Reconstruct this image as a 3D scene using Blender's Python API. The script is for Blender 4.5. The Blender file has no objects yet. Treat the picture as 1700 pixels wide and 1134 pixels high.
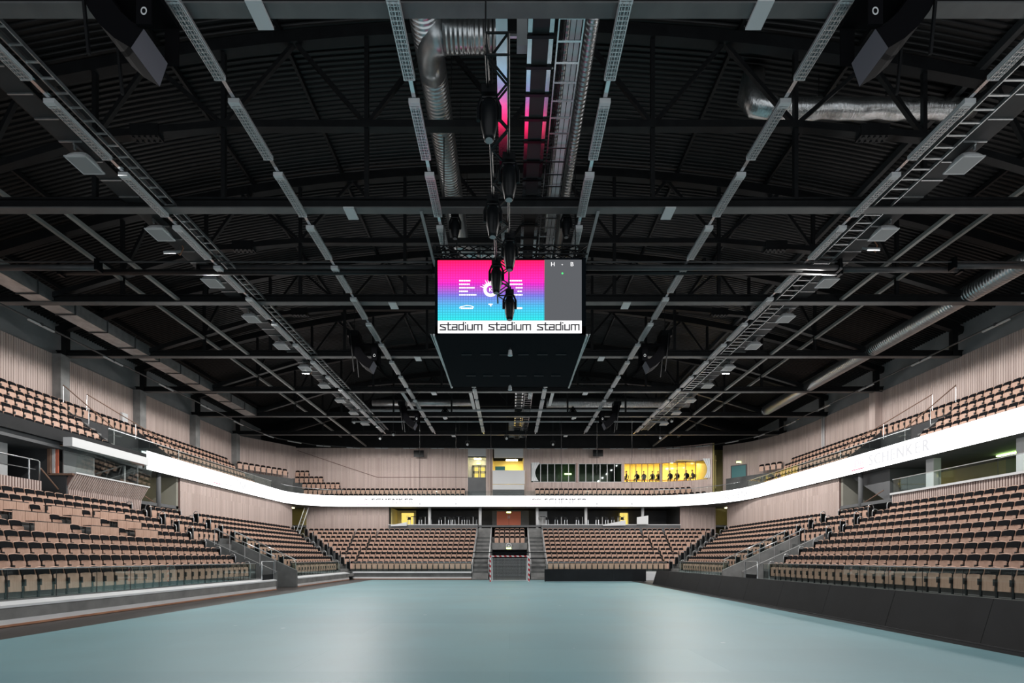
import bpy, math, random
from mathutils import Vector, Matrix
R = math.radians
random.seed(7)
C = bpy.context.scene
COL = C.collection
F, CH = 830.0, 1.92            # focal length in pixels of the 1700 px frame, camera height
# ------------------------------------------------------------------ camera, world, exposure
cd = bpy.data.cameras.new('camera'); cam = bpy.data.objects.new('camera', cd); COL.objects.link(cam)
cam.location = (0, 0, CH); cam.rotation_euler = (R(90), 0, 0)
cd.sensor_width = 36; cd.lens = F / 1700 * 36
cd.shift_x = 4 / 1700; cd.shift_y = 359 / 1700
cd.clip_start = .1; cd.clip_end = 300
C.camera = cam
w = bpy.data.worlds.new('world'); C.world = w; w.use_nodes = True
w.node_tree.nodes['Background'].inputs[0].default_value = (.92, .96, 1, 1)
w.node_tree.nodes['Background'].inputs[1].default_value = .85
C.view_settings.view_transform = 'Standard'; C.view_settings.look = 'None'
C.view_settings.exposure = 0.2; C.view_settings.gamma = 1; C.view_settings.use_curve_mapping = False
LED_POWER = 4.5
FILL_W = 800.0              # fill spot added under each unlit walkway floodlight
# ------------------------------------------------------------------ materials
def mat(name, col, rough=.6, metal=0, spec=.5, emit=None, es=0):
    m = bpy.data.materials.new(name); m.use_nodes = True
    b = m.node_tree.nodes['Principled BSDF']
    b.inputs['Base Color'].default_value = (*col, 1); b.inputs['Roughness'].default_value = rough
    b.inputs['Metallic'].default_value = metal; b.inputs['Specular IOR Level'].default_value = spec
    if emit: b.inputs['Emission Color'].default_value = (*emit, 1); b.inputs['Emission Strength'].default_value = es
    return m
def nd(m, t, **kw):
    n = m.node_tree.nodes.new(t)
    for k, v in kw.items(): setattr(n, k, v)
    return n
def lk(m, a, b): m.node_tree.links.new(a, b)
def bsdf(m): return m.node_tree.nodes['Principled BSDF']
def noisy(m, c1, c2, scale=4, stretch=(1, 1, 1), coord='Object', detail=4, bump=0):
    tc = nd(m, 'ShaderNodeTexCoord'); mp = nd(m, 'ShaderNodeMapping'); mp.inputs['Scale'].default_value = stretch
    n = nd(m, 'ShaderNodeTexNoise'); n.inputs['Scale'].default_value = scale; n.inputs['Detail'].default_value = detail
    r = nd(m, 'ShaderNodeValToRGB'); r.color_ramp.elements[0].position = .3; r.color_ramp.elements[1].position = .7
    r.color_ramp.elements[0].color = (*c1, 1); r.color_ramp.elements[1].color = (*c2, 1)
    lk(m, tc.outputs[coord], mp.inputs[0]); lk(m, mp.outputs[0], n.inputs['Vector']); lk(m, n.outputs['Fac'], r.inputs[0])
    lk(m, r.outputs[0], bsdf(m).inputs['Base Color'])
    if bump:
        b = nd(m, 'ShaderNodeBump'); b.inputs['Strength'].default_value = bump; b.inputs['Distance'].default_value = .02
        lk(m, n.outputs['Fac'], b.inputs['Height']); lk(m, b.outputs[0], bsdf(m).inputs['Normal'])
    return m
M = {}
M['ply'] = noisy(mat('plywood', (.5, .33, .25), .5), (.56, .34, .25), (.70, .46, .355), 3, (9, 9, .8))
M['ply_dark'] = noisy(mat('brown_plywood', (.3, .18, .12), .5), (.22, .13, .09), (.3, .18, .13), 3, (9, 9, 1))
M['fabric'] = noisy(mat('black_upholstery', (.02, .021, .025), .9, 0, .12), (.006, .0068, .0085), (.011, .012, .0145), 40)
M['seat_metal'] = mat('seat_metal', (.03, .036, .04), .5, .3)
M['steel'] = noisy(mat('black_painted_steel', (.03, .03, .03), .45, 0, .3), (.006, .0065, .0075), (.011, .012, .013), 3)
M['steel_grey'] = noisy(mat('grey_painted_steel', (.08, .085, .09), .45), (.038, .04, .043), (.055, .058, .061), 3)
M['deck'] = noisy(mat('dark_roof_sheet', (.04, .04, .04), .38, .2), (.0085, .009, .0095), (.015, .016, .0165), .35)
M['galv'] = noisy(mat('galvanised_steel', (.6, .62, .63), .35, .85), (.42, .45, .46), (.62, .65, .66), 2.5)
M['white_paint'] = mat('white_paint', (.72, .73, .74), .5)
M['lamp_white'] = mat('lamp_white', (.62, .64, .65), .4)
M['lamp_grey'] = mat('lamp_grey_pan', (.30, .32, .33), .5)
M['grey_panel'] = noisy(mat('grey_panel', (.2, .2, .2), .6), (.24, .25, .255), (.30, .31, .315), 1)
M['mid_grey'] = noisy(mat('mid_grey_paint', (.13, .135, .14), .7), (.12, .124, .13), (.145, .15, .155), 1)
M['dark_grey'] = noisy(mat('dark_grey_wall', (.05, .05, .055), .7), (.045, .046, .05), (.06, .062, .066), 1)
M['conc'] = noisy(mat('concrete', (.2, .2, .2), .75), (.19, .192, .19), (.30, .30, .295), 1.6, bump=.1)
M['stair_grey'] = noisy(mat('beige_grey_paint', (.33, .32, .28), .7), (.34, .33, .28), (.38, .37, .32), 1)
M['flange'] = noisy(mat('lit_flange_grey', (.14, .14, .14), .45), (.10, .102, .103), (.135, .137, .136), 1.5)  # light on the underside of the ties, put into a paler grey
M['brace'] = noisy(mat('pale_brace_paint', (.25, .25, .24), .5), (.24, .235, .22), (.29, .285, .27), 1.5)
M['zinc'] = noisy(mat('bright_zinc', (.75, .76, .78), .2, 1), (.62, .63, .66), (.78, .79, .81), 2)
M['louvre'] = mat('louvre_aluminium', (.72, .73, .74), .35, .7)
M['cube_black'] = mat('matt_blue_black', (.003, .0055, .008), .8, 0, .06)
M['box_green'] = noisy(mat('dark_green_room', (.05, .08, .05), .6), (.02, .035, .022), (.07, .11, .06), .6)
M['plate'] = noisy(mat('dark_walkway_plate', (.05, .05, .05), .6, 0, .3), (.028, .029, .03), (.042, .043, .045), 1)
M['grille'] = mat('array_end_plate', (.13, .125, .145), .8, 0, .1)
M['cloth_grille'] = mat('black_speaker_cloth', (.006, .006, .007), .95, 0, .02)
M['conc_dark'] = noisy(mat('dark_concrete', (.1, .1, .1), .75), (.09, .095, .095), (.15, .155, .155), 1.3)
M['curb_white'] = noisy(mat('white_curb', (.6, .62, .64), .5), (.68, .70, .72), (.8, .82, .84), 1.2)
M['orange_wood'] = noisy(mat('orange_wood', (.45, .2, .1), .5), (.36, .16, .09), (.5, .26, .15), 1.5)
M['dark_wood'] = noisy(mat('dark_wood_floor', (.06, .045, .04), .45), (.028, .024, .023), (.05, .042, .038), 2, (6, .5, 1))
M['board'] = noisy(mat('black_board', (.025, .027, .03), .5, 0, .2), (.005, .0062, .0078), (.010, .0118, .014), 1.2)
M['black'] = mat('black_plastic', (.004, .005, .006), .33, 0, .2)
M['chrome'] = mat('stainless_steel', (.62, .64, .66), .28, .9)
M['red'] = mat('red_door_paint', (.72, .19, .11), .5)
M['teal'] = mat('teal_door_paint', (.04, .19, .2), .5)
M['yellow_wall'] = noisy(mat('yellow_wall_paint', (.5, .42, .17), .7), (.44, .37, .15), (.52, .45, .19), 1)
M['green_wall'] = noisy(mat('green_wall_paint', (.2, .24, .12), .7), (.2, .23, .13), (.25, .29, .17), 1)
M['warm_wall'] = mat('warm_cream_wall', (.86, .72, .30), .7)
M['skin'] = mat('skin', (.45, .27, .2), .6)
M['hair'] = mat('dark_hair', (.03, .02, .015), .7)
M['cloth_black'] = mat('black_clothing', (.015, .016, .02), .8)
M['cloth_grey'] = mat('grey_clothing', (.1, .1, .11), .8)
M['cloth_olive'] = mat('olive_clothing', (.2, .15, .06), .8)
M['white_sheet'] = mat('white_sheet', (.8, .82, .83), .6)
def emis(name, col, s):
    m = bpy.data.materials.new(name); m.use_nodes = True; nt = m.node_tree
    for n in list(nt.nodes): nt.nodes.remove(n)
    o = nt.nodes.new('ShaderNodeOutputMaterial'); e = nt.nodes.new('ShaderNodeEmission')
    e.inputs[0].default_value = (*col, 1); e.inputs[1].default_value = s
    nt.links.new(e.outputs[0], o.inputs[0]); return m
M['led'] = emis('led_white', (1, 1, 1), LED_POWER)
M['led_grey'] = emis('led_letter_grey', (.74, .74, .76), 1)
M['led_faint'] = emis('led_faint_grey', (.90, .90, .92), 1)
M['led_red'] = emis('led_letter_red', (.95, .25, .35), 1)
M['led_pink'] = emis('led_faint_pink', (.97, .78, .82), 1)
M['scr_white'] = emis('screen_white', (1, 1, 1), 1.15)
M['scr_ink'] = emis('screen_ink', (.035, .035, .04), 1)
M['scr_grey'] = emis('screen_grey', (.105, .11, .12), 1)
M['scr_green'] = emis('screen_green', (.1, .9, .25), 1)
M['exit'] = emis('exit_sign_glow', (.75, 1, .25), 5)
M['warm_lamp'] = emis('warm_ceiling_lamp', (1, .82, .36), 19)
M['stair_fill'] = emis('stair_fill', (1, .88, .5), 7)  # glow of the fill lamps added in the stair gaps
M['lit_yellow'] = emis('lit_yellow_glass', (1, .74, .16), .95)
M['green_lamp'] = emis('green_lamp', (.6, 1, .3), 8)
def glass(name, tint, g=.12, rough=0.02):
    m = bpy.data.materials.new(name); m.use_nodes = True; nt = m.node_tree
    for n in list(nt.nodes): nt.nodes.remove(n)
    o = nt.nodes.new('ShaderNodeOutputMaterial'); mx = nt.nodes.new('ShaderNodeMixShader')
    t = nt.nodes.new('ShaderNodeBsdfTransparent'); gl = nt.nodes.new('ShaderNodeBsdfGlossy')
    fr = nt.nodes.new('ShaderNodeFresnel'); fr.inputs[0].default_value = 1.3
    ad = nt.nodes.new('ShaderNodeMath'); ad.operation = 'MULTIPLY_ADD'; ad.inputs[1].default_value = .28; ad.inputs[2].default_value = g * .2
    t.inputs[0].default_value = (*tint, 1); gl.inputs[1].default_value = rough; gl.inputs[0].default_value = (.85, .95, .93, 1)
    nt.links.new(fr.outputs[0], ad.inputs[0]); nt.links.new(ad.outputs[0], mx.inputs[0])
    nt.links.new(t.outputs[0], mx.inputs[1]); nt.links.new(gl.outputs[0], mx.inputs[2]); nt.links.new(mx.outputs[0], o.inputs[0])
    return m
M['glass'] = glass('balustrade_glass', (.93, .965, .955), .06)
M['window_glass'] = glass('window_glass', (.95, .97, .96), .06)
def timber(name, c1, c2):
    m = mat(name, c1, .65)
    g = nd(m, 'ShaderNodeNewGeometry'); sp = nd(m, 'ShaderNodeSeparateXYZ'); lk(m, g.outputs['Position'], sp.inputs[0])
    a = nd(m, 'ShaderNodeMath', operation='ADD'); lk(m, sp.outputs[0], a.inputs[0]); lk(m, sp.outputs[1], a.inputs[1])
    d = nd(m, 'ShaderNodeMath', operation='MULTIPLY'); d.inputs[1].default_value = 1 / .14; lk(m, a.outputs[0], d.inputs[0])
    fl = nd(m, 'ShaderNodeMath', operation='FLOOR'); lk(m, d.outputs[0], fl.inputs[0])
    zf = nd(m, 'ShaderNodeMath', operation='MULTIPLY'); zf.inputs[1].default_value = .31; lk(m, sp.outputs[2], zf.inputs[0])
    z2 = nd(m, 'ShaderNodeMath', operation='FLOOR'); lk(m, zf.outputs[0], z2.inputs[0])
    cb = nd(m, 'ShaderNodeCombineXYZ'); lk(m, fl.outputs[0], cb.inputs[0]); lk(m, z2.outputs[0], cb.inputs[1])
    wn = nd(m, 'ShaderNodeTexWhiteNoise'); wn.noise_dimensions = '3D'; lk(m, cb.outputs[0], wn.inputs['Vector'])
    n = nd(m, 'ShaderNodeTexNoise'); n.inputs['Scale'].default_value = 1.2
    mp = nd(m, 'ShaderNodeMapping'); mp.inputs['Scale'].default_value = (6, 6, .4); lk(m, g.outputs['Position'], mp.inputs[0]); lk(m, mp.outputs[0], n.inputs['Vector'])
    ad = nd(m, 'ShaderNodeMath', operation='MULTIPLY_ADD'); ad.inputs[1].default_value = .6; lk(m, wn.outputs['Value'], ad.inputs[0])
    hf = nd(m, 'ShaderNodeMath', operation='MULTIPLY'); hf.inputs[1].default_value = .5; lk(m, n.outputs['Fac'], hf.inputs[0]); lk(m, hf.outputs[0], ad.inputs[2])
    mx = nd(m, 'ShaderNodeMix', data_type='RGBA'); mx.inputs[6].default_value = (*c1, 1); mx.inputs[7].default_value = (*c2, 1)
    lk(m, ad.outputs[0], mx.inputs[0]); lk(m, mx.outputs[2], bsdf(m).inputs['Base Color'])
    return m
M['timber'] = timber('timber_slats', (.50, .39, .352), (.69, .565, .52))
M['timber_back'] = mat('timber_wall_backing', (.20, .12, .105), .8)
def floor_mat():
    m = mat('teal_sports_floor', (.2, .42, .46), .38, 0, .5)
    g = nd(m, 'ShaderNodeNewGeometry')
    br = nd(m, 'ShaderNodeTexBrick'); br.inputs['Scale'].default_value = 1
    br.inputs['Brick Width'].default_value = 7.5; br.inputs['Row Height'].default_value = 2.1; br.inputs['Mortar Size'].default_value = .004
    br.inputs['Color1'].default_value = (.19, .37, .415, 1); br.inputs['Color2'].default_value = (.215, .405, .445, 1)
    br.inputs['Mortar'].default_value = (.15, .33, .37, 1)
    lk(m, g.outputs['Position'], br.inputs['Vector'])
    n = nd(m, 'ShaderNodeTexNoise'); n.inputs['Scale'].default_value = .35; n.inputs['Detail'].default_value = 5
    lk(m, g.outputs['Position'], n.inputs['Vector'])
    mr = nd(m, 'ShaderNodeMapRange'); mr.inputs['From Min'].default_value = .3; mr.inputs['From Max'].default_value = .7
    mr.inputs['To Min'].default_value = .9; mr.inputs['To Max'].default_value = 1.08; lk(m, n.outputs['Fac'], mr.inputs[0])
    mu = nd(m, 'ShaderNodeMix', data_type='RGBA', blend_type='MULTIPLY'); mu.inputs[0].default_value = 1
    lk(m, br.outputs['Color'], mu.inputs[6]); lk(m, mr.outputs[0], mu.inputs[7])
    # scattered pale scuff marks
    v = nd(m, 'ShaderNodeTexVoronoi'); v.inputs['Scale'].default_value = .55; lk(m, g.outputs['Position'], v.inputs['Vector'])
    lt = nd(m, 'ShaderNodeMath', operation='LESS_THAN'); lt.inputs[1].default_value = .035; lk(m, v.outputs['Distance'], lt.inputs[0])
    sc = nd(m, 'ShaderNodeMath', operation='MULTIPLY'); sc.inputs[1].default_value = .4; lk(m, lt.outputs[0], sc.inputs[0])
    m2 = nd(m, 'ShaderNodeMix', data_type='RGBA'); lk(m, sc.outputs[0], m2.inputs[0]); lk(m, mu.outputs[2], m2.inputs[6]); m2.inputs[7].default_value = (.7, .75, .76, 1)
    lk(m, m2.outputs[2], bsdf(m).inputs['Base Color'])
    r2 = nd(m, 'ShaderNodeMapRange'); r2.inputs['To Min'].default_value = .36; r2.inputs['To Max'].default_value = .5; lk(m, n.outputs['Fac'], r2.inputs[0])
    lk(m, r2.outputs[0], bsdf(m).inputs['Roughness'])
    return m
M['floor'] = floor_mat()
def duct_mat(name, axis, pitch, c=(.6, .63, .64), rough=.3):
    m = mat(name, c, rough, .95)
    tc = nd(m, 'ShaderNodeNewGeometry'); sp = nd(m, 'ShaderNodeSeparateXYZ'); lk(m, tc.outputs['Position'], sp.inputs[0])
    k = nd(m, 'ShaderNodeMath', operation='MULTIPLY'); k.inputs[1].default_value = 2 * math.pi / pitch; lk(m, sp.outputs[axis], k.inputs[0])
    s = nd(m, 'ShaderNodeMath', operation='SINE'); lk(m, k.outputs[0], s.inputs[0])
    b = nd(m, 'ShaderNodeBump'); b.inputs['Strength'].default_value = .5; b.inputs['Distance'].default_value = .03
    lk(m, s.outputs[0], b.inputs['Height']); lk(m, b.outputs[0], bsdf(m).inputs['Normal'])
    return m
M['duct_y'] = duct_mat('spiral_duct_metal', 1, .14)
M['duct_x'] = duct_mat('spiral_duct_metal_cross', 0, .14)
M['foil'] = noisy(mat('crumpled_foil', (.7, .72, .72), .25, .95), (.6, .62, .62), (.8, .82, .82), 6, (3, 1, 1), bump=.9)
def screen_mat():
    m = emis('video_screen_gradient', (1, 0, .3), 1.5); nt = m.node_tree
    e = [n for n in nt.nodes if n.type == 'EMISSION'][0]
    tc = nd(m, 'ShaderNodeTexCoord'); sp = nd(m, 'ShaderNodeSeparateXYZ'); lk(m, tc.outputs['Generated'], sp.inputs[0])
    ra = nd(m, 'ShaderNodeValToRGB'); cr = ra.color_ramp
    cr.elements[0].position = 0.02; cr.elements[0].color = (.03, .62, .66, 1)
    cr.elements[1].position = 1; cr.elements[1].color = (2.4, .012, .12, 1)
    for p, c in ((.22, (.06, .45, .70)), (.42, (.17, .16, .62)), (.6, (.62, .03, .5)), (.8, (2.0, .02, .3))):
        x = cr.elements.new(p); x.color = (*c, 1)
    lk(m, sp.outputs[2], ra.inputs[0])
    g = nd(m, 'ShaderNodeNewGeometry'); sp2 = nd(m, 'ShaderNodeSeparateXYZ'); lk(m, g.outputs['Position'], sp2.inputs[0])
    outs = []
    for ax in (0, 2):
        k = nd(m, 'ShaderNodeMath', operation='MULTIPLY'); k.inputs[1].default_value = 1 / .09; lk(m, sp2.outputs[ax], k.inputs[0])
        f = nd(m, 'ShaderNodeMath', operation='FRACT'); lk(m, k.outputs[0], f.inputs[0])
        l = nd(m, 'ShaderNodeMath', operation='LESS_THAN'); l.inputs[1].default_value = .22; lk(m, f.outputs[0], l.inputs[0]); outs.append(l)
    mxx = nd(m, 'ShaderNodeMath', operation='MAXIMUM'); lk(m, outs[0].outputs[0], mxx.inputs[0]); lk(m, outs[1].outputs[0], mxx.inputs[1])
    st = nd(m, 'ShaderNodeMapRange'); st.inputs['To Min'].default_value = 1.25; st.inputs['To Max'].default_value = .85; lk(m, mxx.outputs[0], st.inputs[0])
    lk(m, ra.outputs[0], e.inputs[0]); lk(m, st.outputs[0], e.inputs[1])
    return m
M['screen'] = screen_mat()
def stripe_mat():
    m = mat('red_white_stripes', (.8, .8, .8), .4)
    g = nd(m, 'ShaderNodeNewGeometry'); sp = nd(m, 'ShaderNodeSeparateXYZ'); lk(m, g.outputs['Position'], sp.inputs[0])
    a = nd(m, 'ShaderNodeMath', operation='ADD'); lk(m, sp.outputs[0], a.inputs[0]); lk(m, sp.outputs[2], a.inputs[1])
    k = nd(m, 'ShaderNodeMath', operation='MULTIPLY'); k.inputs[1].default_value = 1 / .4; lk(m, a.outputs[0], k.inputs[0])
    f = nd(m, 'ShaderNodeMath', operation='FRACT'); lk(m, k.outputs[0], f.inputs[0])
    l = nd(m, 'ShaderNodeMath', operation='LESS_THAN'); l.inputs[1].default_value = .5; lk(m, f.outputs[0], l.inputs[0])
    mx = nd(m, 'ShaderNodeMix', data_type='RGBA'); mx.inputs[6].default_value = (.8, .8, .8, 1); mx.inputs[7].default_value = (.55, .02, .03, 1)
    lk(m, l.outputs[0], mx.inputs[0]); lk(m, mx.outputs[2], bsdf(m).inputs['Base Color'])
    return m
M['stripe'] = stripe_mat()
# ------------------------------------------------------------------ mesh builder
class MB:
    def __init__(s): s.v = []; s.f = []; s.m = []; s.mi = 0
    def add(s, vs, fs):
        o = len(s.v); s.v += [tuple(p) for p in vs]; s.f += [[i + o for i in f] for f in fs]; s.m += [s.mi] * len(fs); return s
    def box(s, x0, y0, z0, x1, y1, z1):
        return s.add([(x0, y0, z0), (x1, y0, z0), (x1, y1, z0), (x0, y1, z0), (x0, y0, z1), (x1, y0, z1), (x1, y1, z1), (x0, y1, z1)],
                     [(0, 3, 2, 1), (4, 5, 6, 7), (0, 1, 5, 4), (1, 2, 6, 5), (2, 3, 7, 6), (3, 0, 4, 7)])
    def bar(s, a, b, w, h=None, up=(0, 0, 1)):
        a = Vector(a); b = Vector(b); h = h or w; d = (b - a).normalized(); up = Vector(up)
        if abs(d.dot(up)) > .98: up = Vector((0, 1, 0))
        sd = d.cross(up).normalized() * w / 2; u = sd.cross(d).normalized() * h / 2
        return s.add([a - sd - u, a + sd - u, a + sd + u, a - sd + u, b - sd - u, b + sd - u, b + sd + u, b - sd + u],
                     [(0, 3, 2, 1), (4, 5, 6, 7), (0, 1, 5, 4), (1, 2, 6, 5), (2, 3, 7, 6), (3, 0, 4, 7)])
    def tube(s, pts, r, n=8, caps=True):
        pts = [Vector(p) for p in pts]; rs = r if isinstance(r, (list, tuple)) else [r] * len(pts); vs = []; fs = []
        pd = None
        for i, p in enumerate(pts):
            d = (pts[min(i + 1, len(pts) - 1)] - pts[max(i - 1, 0)]).normalized()
            if pd is None:
                up = Vector((0, 0, 1)) if abs(d.z) < .95 else Vector((0, 1, 0)); a = d.cross(up).normalized()
            else: a = (a - d * a.dot(d)).normalized()
            b = d.cross(a); pd = d
            for k in range(n):
                t = 2 * math.pi * k / n; vs.append(p + (a * math.cos(t) + b * math.sin(t)) * rs[i])
        for i in range(len(pts) - 1):
            for k in range(n):
                fs.append((i * n + k, i * n + (k + 1) % n, (i + 1) * n + (k + 1) % n, (i + 1) * n + k))
        if caps: fs.append(list(range(n))[::-1]); fs.append([len(vs) - n + k for k in range(n)])
        return s.add(vs, fs)
    def prism(s, poly, fn, t0, t1):
        """poly: 2-D outline; fn(u, v, t) -> 3-D"""
        n = len(poly); vs = [fn(u, v, t0) for u, v in poly] + [fn(u, v, t1) for u, v in poly]
        fs = [list(range(n))[::-1], list(range(n, 2 * n))] + [(i, (i + 1) % n, (i + 1) % n + n, i + n) for i in range(n)]
        return s.add(vs, fs)
    def mesh(s, name, mats, off=(0, 0, 0)):
        me = bpy.data.meshes.new(name); ox, oy, oz = off
        me.from_pydata([(x - ox, y - oy, z - oz) for x, y, z in s.v], [], s.f)
        for m in (mats if isinstance(mats, (list, tuple)) else [mats]): me.materials.append(M[m] if isinstance(m, str) else m)
        if any(s.m): me.polygons.foreach_set('material_index', s.m)
        me.update(); return me
def fixn(me):
    import bmesh
    b = bmesh.new(); b.from_mesh(me); bmesh.ops.recalc_face_normals(b, faces=b.faces); b.to_mesh(me); b.free()
def smooth(o): o.data.polygons.foreach_set('use_smooth', [True] * len(o.data.polygons)); return o
def tag(o, label=None, cat=None, group=None, kind=None):
    if label: o['label'] = label
    if cat: o['category'] = cat
    if group: o['group'] = group
    if kind: o['kind'] = kind
    return o
def thing(name, label, cat, loc=(0, 0, 0), rz=0, group=None):
    o = bpy.data.objects.new(name, None); COL.objects.link(o); o.empty_display_size = .2
    o.location = loc; o.rotation_euler = (0, 0, rz); return tag(o, label, cat, group)
def part(name, mb, m, parent, world=True, label=None, sm=False, root=None):
    """a mesh under its thing; with world=True the builder holds world coordinates of an unrotated thing"""
    off = (root or parent).location if world else (0, 0, 0)
    me = mb if isinstance(mb, bpy.types.Mesh) else mb.mesh(name, m, off)
    o = bpy.data.objects.new(name, me); COL.objects.link(o); o.parent = parent
    if label: o['label'] = label
    if sm: smooth(o)
    return o
def part_split(name, mb, m, parent, world=True, label=None, sm=False, root=None):
    """every separate piece of the builder becomes a part of its own"""
    par = list(range(len(mb.v)))
    def find(i):
        while par[i] != i: par[i] = par[par[i]]; i = par[i]
        return i
    for f in mb.f:
        a = find(f[0])
        for i in f[1:]: par[find(i)] = a
    groups = {}
    for f in mb.f: groups.setdefault(find(f[0]), []).append(f)
    for fs in groups.values():
        ids = sorted({i for f in fs for i in f}); mp = {v: k for k, v in enumerate(ids)}
        q = MB(); q.add([mb.v[i] for i in ids], [[mp[i] for i in f] for f in fs]); part(name, q, m, parent, world, label, sm, root)
def single(name, mb, m, label, cat, group=None, kind=None, sm=False):
    o = bpy.data.objects.new(name, mb if isinstance(mb, bpy.types.Mesh) else mb.mesh(name, m)); COL.objects.link(o)
    if sm: smooth(o)
    return tag(o, label, cat, group, kind)
def struct(name, mb, m, label=None, cat=None):
    o = bpy.data.objects.new(name, mb.mesh(name, m)); COL.objects.link(o); return tag(o, label, cat, None, 'structure')
def dup(root, loc, rz=0, label=None, group=None, scale=None):
    r = root.copy(); COL.objects.link(r); r.location = loc; r.rotation_euler = (0, 0, rz)
    if label: r['label'] = label
    if group: r['group'] = group
    if scale: r.scale = scale
    def kids(src, dst):
        for ch in list(src.children):
            c = ch.copy(); COL.objects.link(c); c.parent = dst; kids(ch, c)
    kids(root, r); return r
_O = 'first second third fourth fifth sixth seventh eighth ninth tenth eleventh twelfth thirteenth fourteenth fifteenth sixteenth seventeenth eighteenth nineteenth twentieth'.split()
_T = {2: 'twenty', 3: 'thirty', 4: 'forty', 5: 'fifty'}
def ordn(i):                                   # 0 -> first
    if i < 20: return _O[i]
    t, u = divmod(i + 1, 10)
    return {2: 'twentieth', 3: 'thirtieth', 4: 'fortieth', 5: 'fiftieth'}[t] if u == 0 else _T[t] + '-' + _O[u - 1]
def px(x, y, Y): return Vector(((x - 846) / F * Y, Y, CH + (926 - y) / F * Y))
SIDE = {-1: 'left', 1: 'right'}
# text as mesh (letters lie in the x-z plane facing -y, left aligned, height about size)
_fc = {}
def glyph(ch):
    if ch not in _fc:
        cu = bpy.data.curves.new('t', 'FONT'); cu.body = ch; cu.size = 1; cu.extrude = 0; cu.resolution_u = 3
        o = bpy.data.objects.new('t', cu); COL.objects.link(o); bpy.context.view_layer.update()
        me = bpy.data.meshes.new_from_object(o.evaluated_get(bpy.context.evaluated_depsgraph_get()))
        vs = [v.co.copy() for v in me.vertices]; fs = [list(p.vertices) for p in me.polygons]
        bpy.data.objects.remove(o); bpy.data.curves.remove(cu); bpy.data.meshes.remove(me)
        wd = (max((v.x for v in vs), default=.3)); _fc[ch] = (vs, fs, wd)
    return _fc[ch]
def text_into(mb, s, fn, size, sx=1, gap=.09, bold=0):
    x = 0
    for ch in s:
        if ch == ' ': x += .32 * size * sx; continue
        vs, fs, wd = glyph(ch)
        x0 = x
        mb.add([fn(x0 + v.x * size * sx, v.y * size) for v in vs], fs)
        if bold: mb.add([fn(x0 + bold + v.x * size * sx, v.y * size) for v in vs], fs)
        x += (wd + gap) * size * sx
    return x

# ================================================================== FLOOR
m = MB().box(-28, -8, -.3, 28, 61, -.012); struct('floor', m, 'dark_wood')
m = MB().box(9.9, -8, -.012, 10.9, 43.2, -.004); struct('floor_strip', m, 'board')
m = MB().box(-11.9, -8, -.012, 9.9, 43.2, 0); struct('floor_sports', m, 'floor', 'pale teal sports floor covering the court', 'floor')

# ================================================================== LOWER STANDS
Z0, RISE, TREAD = .71, .42, .83
NR = 9
def tz(n): return Z0 + RISE * n
VY0, VY1, VX = 29.95, 32.8, 17.7          # vomitory gap in both side stands
XB, YB = 22.0, 53.2                       # faces of the walls behind the lower stands
def side_terrace(s):
    m = MB()
    def bx(xa, ya, za, xb, yb, zb): m.box(min(s * xa, s * xb), ya, za, max(s * xa, s * xb), yb, zb)
    for n in range(NR):
        x0 = 14.35 + TREAD * n; za = tz(n - 1) if n else 0; ymax = 45.3 + TREAD * n
        if x0 + TREAD <= VX + .2:
            bx(x0, -8, za, XB + .3, VY0, tz(n)); bx(x0, VY1, za, XB + .3, ymax, tz(n))
        else: bx(max(x0, VX), -8, za, XB + .3, ymax, tz(n))
    return m
for s in (-1, 1):
    struct('terrace_' + SIDE[s], side_terrace(s), 'conc_dark')
    # sloped walls either side of the vomitory
    for yy, nm in ((VY0, 'near'), (VY1, 'far')):
        m = MB(); x1 = 19.2 if s > 0 else 18.2
        z1 = 1.12 + (x1 - 14) * .46
        prof = [(13.95, 0), (13.95, 1.1), (x1, z1), (x1, 0)]
        m.prism(prof, lambda u, v, t: (s * u, t, v), yy - .09, yy + .09)
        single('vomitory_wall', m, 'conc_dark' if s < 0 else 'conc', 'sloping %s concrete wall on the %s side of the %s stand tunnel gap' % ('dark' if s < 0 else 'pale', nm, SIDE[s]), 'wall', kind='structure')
    # curb in front of the side stands
    m = MB(); a, b = sorted((s * 13.95, s * 14.4))
    segs = [(-8, VY0 - .1), (VY1 + .1, 43.4)]
    for ya, yb in segs: m.box(a, ya, 0, b, yb, .6)
    struct('curb_' + SIDE[s], m, 'conc')
    for nm, z0, z1, o, mt in (('curb_cap', .55, .68, .06, 'curb_white'), ('curb_strip', .06, .2, .02, 'curb_white'), ('baseboard', 0, .06, .05, 'orange_wood')):
        m = MB()
        for ya, yb in segs:
            if nm == 'curb_cap':
                m.prism([(13.95 - o, .53), (13.95 - o, .6), (14.42, .69), (14.42, .6)], lambda u, v, t: (s * u, t, v), ya, yb)
            else:
                xa, xb = sorted((s * (13.95 - o), s * 13.95)); m.box(xa, ya, z0, xb, yb, z1)
        struct(nm + '_' + SIDE[s], m, mt)
def far_terrace():
    m = MB()
    for n in range(NR):
        y0 = 45.3 + TREAD * n; za = tz(n - 1) if n else 0; xe = 14.35 + TREAD * n
        if n < 6:
            m.box(-xe - .0, y0, za, -1.75, YB + .3, tz(n)); m.box(1.75, y0, za, xe, YB + .3, tz(n))
        elif n == 6: m.box(-xe, y0, za, -1.75, YB + .3, tz(n)); m.box(1.75, y0, za, xe, YB + .3, tz(n)); m.box(-1.75, y0, 2.75, 1.75, YB + .3, tz(n))
        else: m.box(-xe, y0, za, xe, YB + .3, tz(n))
    m.box(-14, 44.7, 0, -3.4, 45.3, .62); m.box(3.4, 44.7, 0, 14, 45.3, .62)
    return m
struct('terrace_far', far_terrace(), 'conc_dark')
m = MB()
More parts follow.
